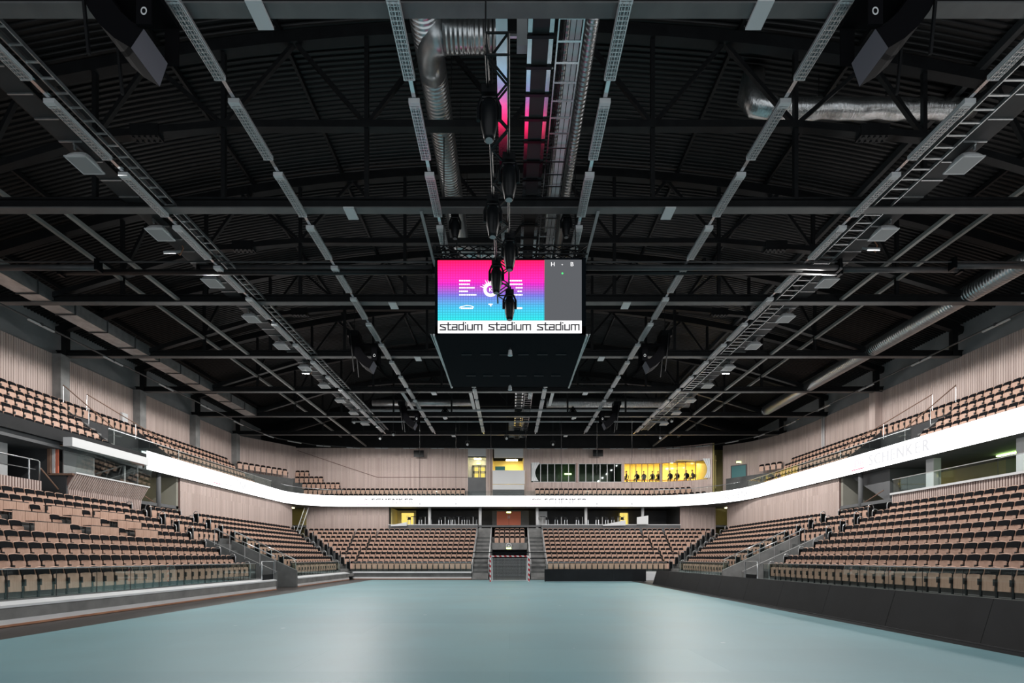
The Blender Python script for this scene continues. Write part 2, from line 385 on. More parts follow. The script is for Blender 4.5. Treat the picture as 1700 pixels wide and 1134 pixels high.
for sx in (-1, 1):
    a, b = sorted((sx * 3.4, sx * 14)); m.box(a, 44.6, .55, b, 45.1, .68); m.box(a, 44.66, .06, b, 44.7, .2)
struct('curb_cap_far', m, 'curb_white')
m = MB(); m.box(-14, 44.62, 0, -3.4, 44.7, .05); m.box(3.4, 44.62, 0, 14, 44.7, .05); struct('baseboard_far', m, 'orange_wood')
m = MB(); m.box(-1.75, 44.7, 0, -1.6, 50.3, 2.1); m.box(1.6, 44.7, 0, 1.75, 50.3, 2.1); m.box(-1.75, 52.6, 0, 1.75, 52.7, 2.75)
struct('tunnel_walls', m, 'dark_grey')
m = MB().box(-1.75, 50.2, 2.74, 1.75, 50.3, 3.42); struct('tunnel_lintel', m, 'conc')
# stairs: far aisles and corner stairs
for s in (-1, 1):
    m = MB()
    a, b = sorted((s * 1.9, s * 3.35))
    for i in range(3): m.box(a, 44.55 + .25 * i, 0, b, 45.3, .18 * (i + 1))
    for n in range(NR): m.box(a, 45.3 + TREAD * n - .42, tz(n) - RISE, b, 45.3 + TREAD * n + .02, tz(n) - RISE / 2)
    for i in range(5): m.box(a, 52.5 + .0 + .22 * i, 4.0, b, 54.2, tz(8) + .2 * (i + 1))
    struct('stairs_far_' + SIDE[s], m, 'conc')
    m = MB()
    for n in range(NR):
        cx, cy = 14.35 + TREAD * n, 44.2 + TREAD * n
        m.box(*( (-cx - .35, cy - 1.4, tz(n) - RISE, -cx + .45, cy + .9, tz(n) - RISE / 2) if s < 0 else (cx - .45, cy - 1.4, tz(n) - RISE, cx + .35, cy + .9, tz(n) - RISE / 2)))
    struct('stairs_corner_' + SIDE[s], m, 'conc')

# ================================================================== SEATS
def rrect(w, z0, z1, r, top=.015, nn=4):
    pts = [(-w / 2 + .02, z0), (w / 2 - .02, z0)]
    for i in range(nn + 1):
        a = i / nn * math.pi / 2; pts.append((w / 2 - r + r * math.cos(a), z1 - r + r * math.sin(a)))
    pts.append((0, z1 + top))
    for i in range(nn + 1):
        a = math.pi / 2 + i / nn * math.pi / 2; pts.append((-w / 2 + r + r * math.cos(a), z1 - r + r * math.sin(a)))
    return pts
def seat_parts(nn=3):
    p = MB(); q = MB(); u = MB(); l = MB()
    p.prism(rrect(.425, .20, .69, .05, .012, nn), lambda x, z, t: (x, t + (z - .2) * .05 + abs(x) * .12, z), -.03, .0)
    lean = lambda z: .10 + (z - .5) * .26
    q.prism(rrect(.47, .58, .92, .07, .02, nn), lambda x, z, t: (x, lean(z) + t - abs(x) * .16, z), 0, .02)
    u.prism(rrect(.435, .50, .895, .06, .018, nn), lambda x, z, t: (x, lean(z) + t - abs(x) * .16, z), -.035, -.001)
    l.box(.225, .0, 0.0, .275, .05, .5); l.box(.222, -.07, .36, .278, .12, .56)
    return p, q, u, l
SEATS = []          # (x, y, z, rz, stand, row, idx, order text)
def add_seat(x, y, z, rz, stand, row, key): SEATS.append((x, y, z, rz, stand, row, key))
DESK = []
for s in (-1, 1):
    rz = R(-90) if s < 0 else R(90)       # a seat faces -y; on the left stand it must face +x
    rz = R(90) if s < 0 else R(-90)
    for n in range(NR):
        X = s * (14.62 + TREAD * n)
        k = 0; y = 27.78
        while y > 6:
            grp = None
            if s < 0 and n in (4, 5, 6):
                for g0 in (18.3, 20.85, 23.4):
                    if g0 <= y <= g0 + 1.5: grp = g0
            if grp is None: add_seat(X, y, tz(n), rz, SIDE[s] + ' lower stand', n, k)
            else: DESK.append((X, y, tz(n), n, k))
            y -= .5; k += 1
        if n >= 5:
            for k in range(5): add_seat(X, 29.95 + .5 * k, tz(n), rz, SIDE[s] + ' block over the tunnel', n, k)
        y = 34.45; k = 0
        while y < 42.2 + TREAD * n: add_seat(X, y, tz(n), rz, SIDE[s] + ' far side block', n, k); y += .5; k += 1
    for n in range(NR):
        Y = 45.58 + TREAD * n; p = .505 + .004 * n; x = 3.72; k = 0
        while x < 14.35 + .82 * n:
            add_seat(s * x, Y, tz(n), 0, SIDE[s] + ' end block', n, k); k += 1
            g1, g2 = 14.5 - .1 * n, 15.2 + .12 * n
            nx = x + p
            if (x < g1 <= nx) or (n > 2 and x < g2 <= nx): nx += .2
            x = nx
for n in (6, 7, 8):
    for k in range(6): add_seat(-1.31 + .525 * k, 45.58 + TREAD * n, tz(n), 0, 'block over the goal tunnel', n, k)
# upper stands
UZ, URISE, UT = 7.65, .683, .9
def uz(mm): return UZ + URISE * mm
for s in (-1, 1):
    rz = R(90) if s < 0 else R(-90)
    for mm in range(5):
        X = s * (22.75 + UT * mm)
        y = 28.6 - (.25 if mm == 0 else 0); k = 0
        while y > 10: add_seat(X, y, uz(mm), rz, SIDE[s] + ' upper stand', mm, k); y -= .5; k += 1
        if mm == 4:
            y = 29.1; k = 0
            while y < 35: add_seat(X, y, uz(mm), rz, SIDE[s] + ' upper stair head', mm, k); y += .5; k += 1
        y = 35.2; k = 0
        while y < (46.4 if mm < 4 else 47.2): add_seat(X, y, uz(mm), rz, SIDE[s] + ' far upper block', mm, k); y += .5; k += 1
for s in (-1, 1):
    for mm, x0, x1 in ((1, 3.0 if s > 0 else 5.05, 22.3 if s < 0 else 19), (0, 3.0 if s > 0 else 5.05, 20), (2, 18.7, 22.8), (3, 20.6, 23.4), (4, 22.2, 23.7)):
        if s > 0 and mm > 1: continue
        x = x0; k = 0
        while x < x1:
            Y = 53.15 + UT * mm if mm < 2 else 54.05 + .22 * (mm - 1)
            if s > 0 and x > 14.5: Y -= (x - 14.5) ** 2 * .06
            if not (mm == 1 and s < 0 and 17.6 < x < 17.9): add_seat(s * x, Y, uz(mm) + .2, 0, SIDE[s] + ' upper end row', mm, k)
            x += .515; k += 1
# corner strip at the top, left and right
for s in (-1, 1):
    for k in range(9 if s < 0 else 4):
        t = k / 8; x = s * (26.2 - 2.6 * t); y = 48.6 + 4.0 * t
        add_seat(x, y, uz(4), R(90 - 45) if s < 0 else R(-45), SIDE[s] + ' upper corner', 4, k)
def in_view(x, y, z, mg=25):
    if y < 3: return False
    u = 846 + F * x / y; v = 926 - F * (z + .5 - CH) / y
    return -mg < u < 1700 + mg and 0 < v < 1134 + mg
SEATS = [q for q in SEATS if in_view(*q[:3], 170)]
SEATS.sort(key=lambda q: (not in_view(*q[:3], 5), q[1]))
proto = None
FROM = {'left lower stand': 'the stairs', 'right lower stand': 'the stairs', 'left upper stand': 'the stair gap', 'right upper stand': 'the stair gap'}
NIND = 300
for (x, y, z, rz, st, row, k) in SEATS[:NIND]:
    lab = 'plywood tip-up seat, %s from %s, %s row of the %s' % (ordn(k), FROM.get(st, 'the stairs'), ordn(row), st)
    if proto is None:
        proto = thing('tip_up_seat', lab, 'seat', (x, y, z), rz, 'tip-up seats of the arena stands')
        p, q, u, l = seat_parts()
        part('seat_panel', p, 'ply', proto, False); b = part('backrest', q, 'ply', proto, False)
        part('upholstery', u, 'fabric', b, False, 'black upholstered pad'); part('support_leg', l, 'seat_metal', proto, False, 'dark metal support leg')
        o = proto
    else: o = dup(proto, (x, y, z), rz, lab)
p, q, u, l = seat_parts(1)
big = MB()
for (x, y, z, rz, st, row, k) in SEATS[NIND:]:
    c, sn = math.cos(rz), math.sin(rz)
    for mi, mbx in ((0, p), (0, q), (1, u), (2, l)):
        big.mi = mi; big.add([(x + a * c - b * sn, y + a * sn + b * c, z + d) for a, b, d in mbx.v], mbx.f)
single('distant_seating', big, ['ply', 'fabric', 'seat_metal'], 'rows of small plywood tip-up seats filling the far ends of the stands', 'seating', kind='stuff')
# media desks in the left stand
dp = None
for (x, y, z, n, k) in DESK:
    if not in_view(x, y, z): continue
    lab = 'pale wooden press desk front, %s place from the stairs, %s row of the left stand' % (ordn(k), ordn(n))
    if dp is None:
        dp = thing('press_desk', lab, 'desk', (x, y, z), R(90), 'press desks in the left stand')
        part('desk_front', MB().box(-.24, -.34, .46, .24, -.32, .88), 'ply', dp, False)
        part('desk_top', MB().box(-.245, -.345, .88, .245, .02, .905), 'seat_metal', dp, False, 'dark writing top')
        part('bracket', MB().box(-.02, -.31, 0, .02, -.27, .88), 'seat_metal', dp, False)
    else: dup(dp, (x, y, z), R(90), lab)
# ================================================================== RAILINGS AND GLASS OF THE LOWER STANDS
def glass_rail(name, label, x, y0, y1, z0, z1, rail=True, posts=1.5, group='glass balustrades'):
    t = thing(name, label, 'balustrade', (x, (y0 + y1) / 2, z0), 0, group)
    part('glass_pane', MB().box(x - .008, y0, z0, x + .008, y1, z1), 'glass', t)
    if rail: part('handrail', MB().box(x - .025, y0, z1 - .005, x + .025, y1, z1 + .03), 'chrome', t)
    n = int((y1 - y0) / posts); mm = MB()
    for i in range(n + 1):
        y = y0 + (y1 - y0) * i / max(n, 1); mm.box(x - .009, y - .004, z0, x + .009, y + .004, z1)
    part_split('pane_joint', mm, 'seat_metal', t); return t
for s in (-1, 1):
    glass_rail('glass_balustrade', 'low glass balustrade along the front row of the %s lower stand' % SIDE[s], s * 14.43, 5, 28.4, .69, 1.58)
    glass_rail('glass_balustrade', 'short glass balustrade along the far side block of the %s stand' % SIDE[s], s * 14.43, 33.0, 42.6, .69, 1.58)
    a = 3.4 if s > 0 else -14.2
    t = thing('glass_balustrade', 'glass balustrade before the front row %s of the goal' % SIDE[s], 'balustrade', (s * 8.8, 45.2, .69), 0, 'glass balustrades')
    part('glass_pane', MB().box(min(s * 3.4, s * 14.2), 45.19, .69, max(s * 3.4, s * 14.2), 45.21, 1.5), 'glass', t)
    part('handrail', MB().box(min(s * 3.4, s * 14.2), 45.18, 1.5, max(s * 3.4, s * 14.2), 45.22, 1.53), 'chrome', t)
# hooped aisle rails: one per row end
hoop = None
def hoop_at(x, y, z, lab):
    global hoop
    if hoop is None:
        hoop = thing('aisle_rail', lab, 'railing', (x, y, z), 0, 'hooped aisle rails')
        pts = [(-.16, 0, 0), (-.16, 0, .85)] + [(-.16 * math.cos(a), 0, .85 + .16 * math.sin(a)) for a in (R(45), R(90), R(135))] + [(.16, 0, .85), (.16, 0, 0)]
        part('hoop', MB().tube(pts, .022, 6), 'chrome', hoop, False, sm=True)
        part('end_panel', MB().box(-.14, -.01, .15, .14, .01, .85), 'black', hoop, False, 'dark end panel')
    else: dup(hoop, (x, y, z), 0, lab)
for s in (-1, 1):
    for n in range(NR):
        X = s * (14.75 + TREAD * n)
        hoop_at(X, 28.12, tz(n), 'steel hoop rail ending the %s row before the stairs, %s stand' % (ordn(n), SIDE[s]))
        if n >= 5:
            hoop_at(X, 29.6, tz(n), 'steel hoop rail starting the %s row above the tunnel, %s stand' % (ordn(n), SIDE[s]))
            hoop_at(X, 32.3, tz(n), 'steel hoop rail closing the %s row above the tunnel, %s stand' % (ordn(n), SIDE[s]))
        hoop_at(X, 34.1, tz(n), 'steel hoop rail starting the %s row of the far side block, %s stand' % (ordn(n), SIDE[s]))
for s in (-1, 1):
    for n in range(NR):
        hoop_at(s * (14.75 + .82 * n), 45.75 + TREAD * n, tz(n), 'steel hoop rail ending the %s row of the end block at the %s corner stairs' % (ordn(n), SIDE[s]))
        hoop_at(s * (14.75 + TREAD * n), 42.65 + TREAD * n, tz(n), 'steel hoop rail closing the %s row of the side block at the %s corner stairs' % (ordn(n), SIDE[s]))
# handrails of the far stairs
for s in (-1, 1):
    for xx, nm in ((1.9, 'inner'), (3.38, 'outer')):
        t = thing('stair_handrail', 'white %s handrail of the steps %s of the goal tunnel' % (nm, SIDE[s]), 'railing', (s * xx, 48, 2), 0, 'stair handrails')
        mm = MB(); mm.tube([(s * xx, 44.9, 1.35), (s * xx, 45.3, 1.55), (s * xx, 52.2, tz(8) + .95)], .05 if nm == 'inner' else .03, 8)
        part('rail', mm, 'white_paint', t, sm=True)
        mm = MB()
        for i in range(6):
            y = 45.3 + i * 1.38; z = Z0 + (y - 45.3) * RISE / TREAD; mm.tube([(s * xx, y, z - .4), (s * xx, y, z + .9)], .022, 6)
        part_split('post', mm, 'white_paint', t)
# vomitory rails
for s in (-1, 1):
    t = thing('tunnel_handrail', 'sloping steel rail on the near wall of the %s stand tunnel' % SIDE[s], 'railing', (s * 16, VY0, 1.5), 0, 'tunnel rails')
    part('rail', MB().tube([(s * 14.0, VY0 - .12, 2.0), (s * 17.6, VY0 - .12, 3.65)], .03, 8), 'chrome', t, sm=True)
    mm = MB()
    for i in range(5):
        x = 14.0 + .9 * i; mm.tube([(s * x, VY0 - .12, 1.0 + (x - 14) * .46), (s * x, VY0 - .12, 2.0 + (x - 14) * .458)], .02, 6)
    part_split('post', mm, 'chrome', t)
    t = thing('tunnel_balustrade', 'sloping glass panel on the far wall of the %s stand tunnel' % SIDE[s], 'balustrade', (s * 16, VY1, 1.5), 0, 'tunnel rails')
    part('glass_pane', MB().prism([(14.0, 1.1), (14.0, 1.75), (18.1, 3.65), (18.1, 3.0)], lambda u, v, q: (s * u, q, v), VY1 - .01, VY1 + .01), 'glass', t)
    part('rail', MB().tube([(s * 14.0, VY1, 1.78), (s * 18.1, VY1, 3.68)], .025, 8), 'chrome', t, sm=True)
    # gate at the tunnel mouth
    t = thing('steel_gate', 'low steel rail gate beside the mouth of the %s stand tunnel' % SIDE[s], 'gate', (s * 14.1, 29.2, .0), 0, 'tunnel gates')
    part('frame', MB().tube([(s * 14.1, 28.45, .6), (s * 14.1, 28.45, 1.7), (s * 14.1, 29.85, 1.7), (s * 14.1, 29.85, .6)], .03, 8), 'chrome', t, sm=True)
    part('kick_plate', MB().box(s * 14.1 - .02, 28.5, .62, s * 14.1 + .02, 29.8, .95), 'board', t)

# ================================================================== TIMBER WALLS
def slat_wall(path, z0, z1, pitch=.14, wd=.116, dp=.035, m=None, back=True):
    """vertical slats standing on a backing sheet along a plan path; the slats face the left-hand side of the path"""
    m = m or MB()
    for (xa, ya), (xb, yb) in zip(path, path[1:]):
        d = Vector((xb - xa, yb - ya, 0)); L = d.length; d /= L; nrm = Vector((-d.y, d.x, 0)); n = max(1, int(L / pitch))
        a = Vector((xa, ya, 0)); 
        if back:
            m.mi = 1; p0, p1 = a, a + d * L; q0, q1 = p0 - nrm * .1, p1 - nrm * .1
            m.add([(p0.x, p0.y, z0), (p1.x, p1.y, z0), (p1.x, p1.y, z1), (p0.x, p0.y, z1), (q0.x, q0.y, z0), (q1.x, q1.y, z0), (q1.x, q1.y, z1), (q0.x, q0.y, z1)],
                  [(0, 1, 2, 3), (7, 6, 5, 4), (0, 3, 7, 4), (1, 5, 6, 2), (3, 2, 6, 7), (0, 4, 5, 1)])
        m.mi = 0
        for i in range(n):
            c = a + d * (L * (i + .5) / n); h = d * wd / 2; o = nrm * dp
            v = [c - h, c + h, c + h + o, c - h + o]
            m.add([(p.x, p.y, z0) for p in v] + [(p.x, p.y, z1) for p in v], [(3, 2, 6, 7), (0, 3, 7, 4), (1, 5, 6, 2), (4, 7, 6, 5), (0, 1, 2, 3)])
    return m
TM = ['timber', 'timber_back']
# lower walls under the ribbon
struct('wall_lower_left', slat_wall([(-22.3, 50.9), (-22.3, 33.8)][::-1] and [(-22.3, 51.2), (-22.3, 33.8)], 4.2, 7.32), TM, 'timber slatted wall under the ribbon on left side', 'wall')
struct('wall_lower_right', slat_wall([(22.3, 33.8), (22.3, 51.2)], 4.2, 7.32), TM, 'timber slatted wall under the ribbon on right side', 'wall')
struct('wall_lower_far_left', slat_wall([(-12.9, 53.4), (-21.7, 53.4)], 4.2, 7.32), TM, 'timber slatted wall left of the far bar', 'wall')
struct('wall_lower_far_right', slat_wall([(22.0, 53.4), (18.2, 53.4)], 4.2, 7.32), TM, 'timber slatted wall right of the far bar', 'wall')
# parapets of the concourse
struct('parapet_right', slat_wall([(22.2, -8), (22.2, 29.0)], 4.2, 5.55, .13, .07), TM, 'low slatted parapet behind the right stand', 'wall')
struct('parapet_left', slat_wall([(-22.2, 23.7), (-22.2, -8)], 4.2, 5.55, .13, .07), TM, 'low slatted parapet behind the left stand', 'wall')
m = MB().box(22.05, -8, 5.55, 22.35, 29.0, 5.66); struct('trim_parapet_right', m, 'white_paint')
m = MB().box(-12.9, 53.25, 4.2, -3.4, 53.4, 5.4); m.box(3.4, 53.25, 4.2, 18.2, 53.4, 5.4); struct('parapet_far', m, 'mid_grey')
m = MB().box(-12.9, 53.2, 5.4, -3.4, 53.45, 5.47); m.box(3.4, 53.2, 5.4, 18.2, 53.45, 5.47); struct('trim_parapet_far', m, 'white_paint')
glass_rail('glass_balustrade', 'glass balustrade with steel rail on the right concourse parapet', 22.15, 4, 28.9, 5.66, 6.42, True, 3)
# concourse shell (floor slab, outer walls)
m = MB().box(-28, -8, 5.2, -22.3, 23.7, 5.4); m.box(22.35, -8, 5.2, 28, 51, 5.4); m.box(-28, 29.9, 5.2, -22.4, 51, 5.4); m.box(-28, 53.45, 5.2, 28, 60, 5.4); m.box(-28, 23.7, 4.0, -22, 29.9, 4.3)
struct('floor_concourse', m, 'mid_grey')
m = MB().box(27.3, -8, 4, 27.5, 27.5, 7.4); struct('wall_concourse_right', m, 'green_wall')
m = MB().box(27.3, 27.5, 4, 27.5, 60, 7.4); m.box(24.4, 51.4, 4.2, 24.6, 56, 7.4); m.box(-24.6, 51.4, 4.2, -24.4, 56, 7.4); m.box(-27.5, 29.9, 4, -27.3, 60, 7.4)
m.box(-22.5, 54.5, 4.2, -21.7, 54.6, 7.4); m.box(-24.6, 55.9, 4.2, -21.5, 56, 7.4); m.box(21.9, 55.9, 4.2, 24.6, 56, 7.4)
struct('wall_concourse_yellow', m, 'yellow_wall')
m = MB().box(-21.7, 58, 4, 21.7, 58.2, 7.4); m.box(-12.95, 53.5, 4.2, -12.85, 58, 7.4); m.box(18.2, 53.5, 4.2, 18.3, 58, 7.4); struct('wall_bar_back', m, 'dark_grey')
m = MB().box(-27.5, -8, 4, -27.3, 24.2, 7.7); struct('wall_concourse_left', m, 'dark_grey')
# stair gap walls between lower wall and booth / concourse
m = MB().box(-27.3, 33.6, 4.2, -22.4, 33.8, 7.32); m.box(22.4, 33.6, 4.2, 27.3, 33.8, 7.32); struct('wall_stairwell', m, 'stair_grey')
for s in (-1, 1):
    t = single('round_column', MB().tube([(s * 22.4, 31.9, 4.2), (s * 22.4, 31.9, 7.35)], .13, 14), 'mid_grey', 'grey round column by the stair gap behind the %s stand' % SIDE[s], 'column', 'round columns', 'structure', True)
    m = MB()
    if s > 0: m.prism([(30.1, 7.3), (33.5, 7.3), (30.1, 5.2)], lambda u, v, q: (q, u, v), 22.9, 25.5)
    else: m.prism([(30.0, 7.3), (33.5, 7.3), (33.5, 6.2), (30.0, 4.2)], lambda u, v, q: (q, u, v), -26.5, -26.0)
    single('stair_flight', m, 'mid_grey' if s > 0 else 'yellow_wall', 'sloping underside of the stair flight in the %s gap' % SIDE[s], 'stairs', kind='structure')
    t = single('stair_rail', MB().tube([(s * 22.6, 30.2, 6.0), (s * 22.6, 33.4, 4.9)], .03, 6), 'ply_dark', 'brown handrail in the stair gap behind the %s stand' % SIDE[s], 'railing', 'stair gap rails')
for i, (X, Y) in enumerate(((-24.8, 31.6), (25.8, 31.6), (-23.4, 53.4), (23.4, 53.4))):
    single('stairwell_fill_lamp', MB().box(X - .3, Y - .3, 7.22, X + .3, Y + .3, 7.29), 'stair_fill', 'added warm fill lamp in the %s stair gap on the %s' % (('side', 'side', 'corner', 'corner')[i], SIDE[-1 if X < 0 else 1]), 'lamp', 'added stair gap lamps')  # unseen lamps added to brighten the dark stair gaps
# round white columns by the bar
for i, X in enumerate((-8.6, -3.16, 2.97, 8.2, 14.3)):
    single('bar_column', MB().tube([(X, 53.75, 4.3), (X, 53.75, 7.35)], .16, 14), 'white_paint', 'white round column before the dark bar, %s from the goal\'s left' % ordn(i), 'column', 'bar columns', 'structure', True)
# right concourse pillars
m = MB().box(22.9, 27.0, 5.4, 23.3, 27.5, 7.32); single('square_pillar', m, 'white_paint', 'white pillar behind the glass at the end of right parapet', 'column', kind='structure')
m = MB().box(22.9, 22.0, 5.4, 23.4, 22.6, 7.32); single('square_pillar', m, 'white_paint', 'white pillar on right concourse near the picture edge', 'column', kind='structure')
m = MB().box(24.3, 22.6, 5.4, 27.3, 22.75, 7.0); struct('wall_partition_right', m, 'grey_panel')
single('strip_lamp', MB().box(25.5, 23.2, 7.2, 25.62, 26.2, 7.27), 'green_lamp', 'lit greenish strip lamp on right concourse ceiling', 'lamp')
# doors of the bar
def door(name, x0, x1, y, z0, z1, m, label, frame='mid_grey'):
    t = thing(name, label, 'door', ((x0 + x1) / 2, y, z0)); t['kind'] = 'structure'
    part('door_leaf', MB().box(x0, y - .04, z0, (x0 + x1) / 2 - .01, y, z1), m, t); part('door_leaf', MB().box((x0 + x1) / 2 + .01, y - .04, z0, x1, y, z1), m, t)
    f = MB(); f.box(x0 - .12, y - .08, z0, x0, y + .02, z1 + .12); f.box(x1, y - .08, z0, x1 + .12, y + .02, z1 + .12); f.box(x0 - .12, y - .08, z1, x1 + .12, y + .02, z1 + .12)
    part('door_frame', f, frame, t)
    h = MB(); h.box((x0 + x1) / 2 - .1, y - .09, z0 + 1, (x0 + x1) / 2 - .06, y - .05, z0 + 1.3); h.box((x0 + x1) / 2 + .06, y - .09, z0 + 1, (x0 + x1) / 2 + .1, y - .05, z0 + 1.3); part('door_handle', h, 'chrome', t)
    return t
door('door_1', -1.46, 1.28, 57.2, 5.4, 7.22, 'red', 'red double door behind the goal tunnel seats')
m = MB().box(-2.0, 57.2, 5.4, -1.58, 57.4, 7.3); m.box(1.4, 57.2, 5.4, 2.2, 57.4, 7.3); struct('wall_door_surround', m, 'mid_grey')
m = MB().box(3.0, 55.9, 5.4, 4.2, 56.0, 7.1); struct('wall_bar_screen', m, 'white_paint')
door('door_2', -12.3, -10.9, 57.0, 5.4, 7.0, 'lit_yellow', 'yellow lit glass door at the left end of the bar', 'warm_wall')
door('door_3', 12.55, 13.45, 57.0, 5.4, 7.0, 'lit_yellow', 'yellow lit glass door at the right end of the bar', 'warm_wall')
m = MB().box(-12.85, 54.2, 5.4, -12.75, 57.2, 7.3); m.box(-12.8, 57.05, 5.4, -10.7, 57.2, 7.3); struct('wall_yellow_lobby', m, 'warm_wall')
def exit_sign(x, y, z, lab, w=.5):
    t = thing('exit_sign', lab, 'exit sign', (x, y, z), 0, 'lit exit signs')
    part('sign_face', MB().box(x - w / 2, y - .05, z, x + w / 2, y - .03, z + .16), 'exit', t); part('sign_box', MB().box(x - w / 2 - .02, y - .03, z - .02, x + w / 2 + .02, y + .02, z + .18), 'black', t)
exit_sign(-.1, 56.9, 7.0, 'glowing exit sign above the red double door')
exit_sign(-.08, 50.2, 2.78, 'green exit sign on the tunnel lintel behind the goal')
lg = thing('round_crest', 'pale round crest on the concrete over the goal tunnel', 'sign', (-.08, 50.19, 3.1))
rm = MB()
def disc(mb, c, r0, r1, y, n=28, a0=0, a1=360):
    for i in range(n):
        a, b = R(a0 + (a1 - a0) * i / n), R(a0 + (a1 - a0) * (i + 1) / n)
        mb.add([(c[0] + r0 * math.cos(a), y, c[1] + r0 * math.sin(a)), (c[0] + r1 * math.cos(a), y, c[1] + r1 * math.sin(a)),
                (c[0] + r1 * math.cos(b), y, c[1] + r1 * math.sin(b)), (c[0] + r0 * math.cos(b), y, c[1] + r0 * math.sin(b))], [(0, 1, 2, 3)])
    return mb
disc(rm, (-.08, 3.12), 0, .26, 50.18); part('crest_disc', rm, 'grey_panel', lg)
rm = MB(); disc(rm, (-.08, 3.12), .22, .29, 50.17); disc(rm, (-.08, 3.12), .0, .1, 50.17); part('crest_ring', rm, 'white_paint', lg)
# high tables and stools in the bar
tbl = None; stool = None
for i, xx in enumerate((687, 706, 739, 761.5, 785.5, 901, 932, 967, 1000, 1026)):
    X = (xx - 846) / F * 55; lab = 'tall white-post bar table behind the far parapet, %s counted from the yellow door' % ordn(i)
    if tbl is None:
        tbl = thing('bar_table', lab, 'table', (X, 55, 5.4), 0, 'bar tables')
        part('table_top', MB().tube([(0, 0, 1.02), (0, 0, 1.06)], .34, 18), 'seat_metal', tbl, False); part('post', MB().tube([(0, 0, 0), (0, 0, 1.02)], .05, 8), 'white_paint', tbl, False, 'white post'); part('foot', MB().tube([(0, 0, 0), (0, 0, .03)], .24, 14), 'white_paint', tbl, False)
    else: dup(tbl, (X, 55, 5.4), 0, lab)
    for j, dx in enumerate((-.55, .5)):
        if i == 0 and j == 1: continue
        lab = 'dark bar stool %s of the %s bar table' % ('left' if j == 0 else 'right', ordn(i))
        if stool is None:
            stool = thing('bar_stool', lab, 'stool', (X + dx, 55.1, 5.4), 0, 'bar stools')
            part('seat', MB().box(-.17, -.17, .7, .17, .17, .74), 'black', stool, False); part('backrest', MB().box(-.17, .14, .74, .17, .17, 1.0), 'black', stool, False); part('leg_frame', MB().bar((-.15, -.15, 0), (-.13, -.13, .7), .03).bar((.15, -.15, 0), (.13, -.13, .7), .03).bar((-.15, .15, 0), (-.13, .13, .7), .03).bar((.15, .15, 0), (.13, .13, .7), .03), 'chrome', stool, False)
        else: dup(stool, (X + dx, 55.1, 5.4), 0, lab)
for x0, x1, za, zb, lab in ((9.9, 12.3, 5.3, 5.7, 'white sheet sloping over the parapet by the right yellow door'), (13.5, 14.7, 5.47, 6.2, 'white upright sheet by the round column at right end of bar'), (-12.6, -10.9, 5.25, 5.5, 'white crumpled sheet lying on the parapet by the left yellow door')):
    m = MB(); m.prism([(x0, za), (x1, za + .0 if x0 > 13 else za + .05), (x1, zb + .2), (x0, zb if x0 > 13 else za + .12)], lambda u, v, q: (u, q, v), 53.0, 53.1)
    single('white_sheet', m, 'white_sheet', lab, 'sheet')
# ladder leaning in the left corner stairwell
ld = thing('leaning_ladder', 'aluminium ladder leaning in the yellow corner stairwell left of the goal', 'ladder', (-22, 52.2, 4.4))
for dx in (-.2, .2):
    part('stile', MB().bar((-22.05 + dx, 51.9, 4.3), (-21.35 + dx, 52.6, 7.2), .07), 'galv', ld)
mm = MB()
for i in range(9):
    t = (i + .5) / 9; x, y, z = -22.05 + .7 * t, 51.9 + .7 * t, 4.3 + 2.9 * t; mm.bar((x - .2, y, z), (x + .2, y, z), .04)
part_split('rung', mm, 'galv', ld)

# ================================================================== LED RIBBON, UPPER STAND SLAB AND BALUSTRADE
def arc(cx, cy, rx, ry, a0, a1, n=10): return [(cx + rx * math.cos(R(a0 + (a1 - a0) * i / n)), cy + ry * math.sin(R(a0 + (a1 - a0) * i / n))) for i in range(n + 1)]
RIB = [(-22, 30.3)] + arc(-17.4, 47.9, 4.6, 4.5, 180, 90) + arc(14.8, 44.4, 7.2, 8.0, 90, 0) + [(22, -8)]
def path_at(path, d):
    for (a, b) in zip(path, path[1:]):
        L = math.dist(a, b)
        if d <= L:
            t = d / L; return (a[0] + (b[0] - a[0]) * t, a[1] + (b[1] - a[1]) * t), ((b[0] - a[0]) / L, (b[1] - a[1]) / L)
        d -= L
    return path[-1], ((path[-1][0] - path[-2][0]) / L, (path[-1][1] - path[-2][1]) / L)
def path_len_to(path, test):
    d = 0; best = (1e9, 0)
    N = 2000; tot = sum(math.dist(a, b) for a, b in zip(path, path[1:]))
    for i in range(N):
        (x, y), _ = path_at(path, tot * i / N); e = test(x, y)
        if e < best[0]: best = (e, tot * i / N)
    return best[1]
RZ0, RZ1 = 7.29, 8.41
rib = thing('led_ribbon', 'glowing white LED ribbon board curving around the front of the upper stand', 'LED board', (0, 40, RZ0))
def ribbon(path, z0, z1, off):
    m = MB(); pts = []
    for i, p in enumerate(path):
        a = path[max(i - 1, 0)]; b = path[min(i + 1, len(path) - 1)]; L = math.dist(a, b); n = ((b[1] - a[1]) / L, -(b[0] - a[0]) / L); pts.append((p[0] + n[0] * off, p[1] + n[1] * off))
    for p, q in zip(pts, pts[1:]): m.add([(p[0], p[1], z0), (q[0], q[1], z0), (q[0], q[1], z1), (p[0], p[1], z1)], [(0, 1, 2, 3)])
    return m, pts
rm, rp = ribbon(RIB, RZ0, RZ1, 0.0); part('led_face', rm, 'led', rib)
_, rp2 = ribbon(RIB, RZ0, RZ1, -.25)
mm = MB()
for i in range(len(RIB) - 1):
    a, b, c, d = rp[i], rp[i + 1], rp2[i + 1], rp2[i]
    for z in (RZ0, RZ1): mm.add([(a[0], a[1], z), (b[0], b[1], z), (c[0], c[1], z), (d[0], d[1], z)], [(0, 1, 2, 3)])
    mm.add([(c[0], c[1], RZ0), (d[0], d[1], RZ0), (d[0], d[1], RZ1), (c[0], c[1], RZ1)], [(0, 1, 2, 3)])
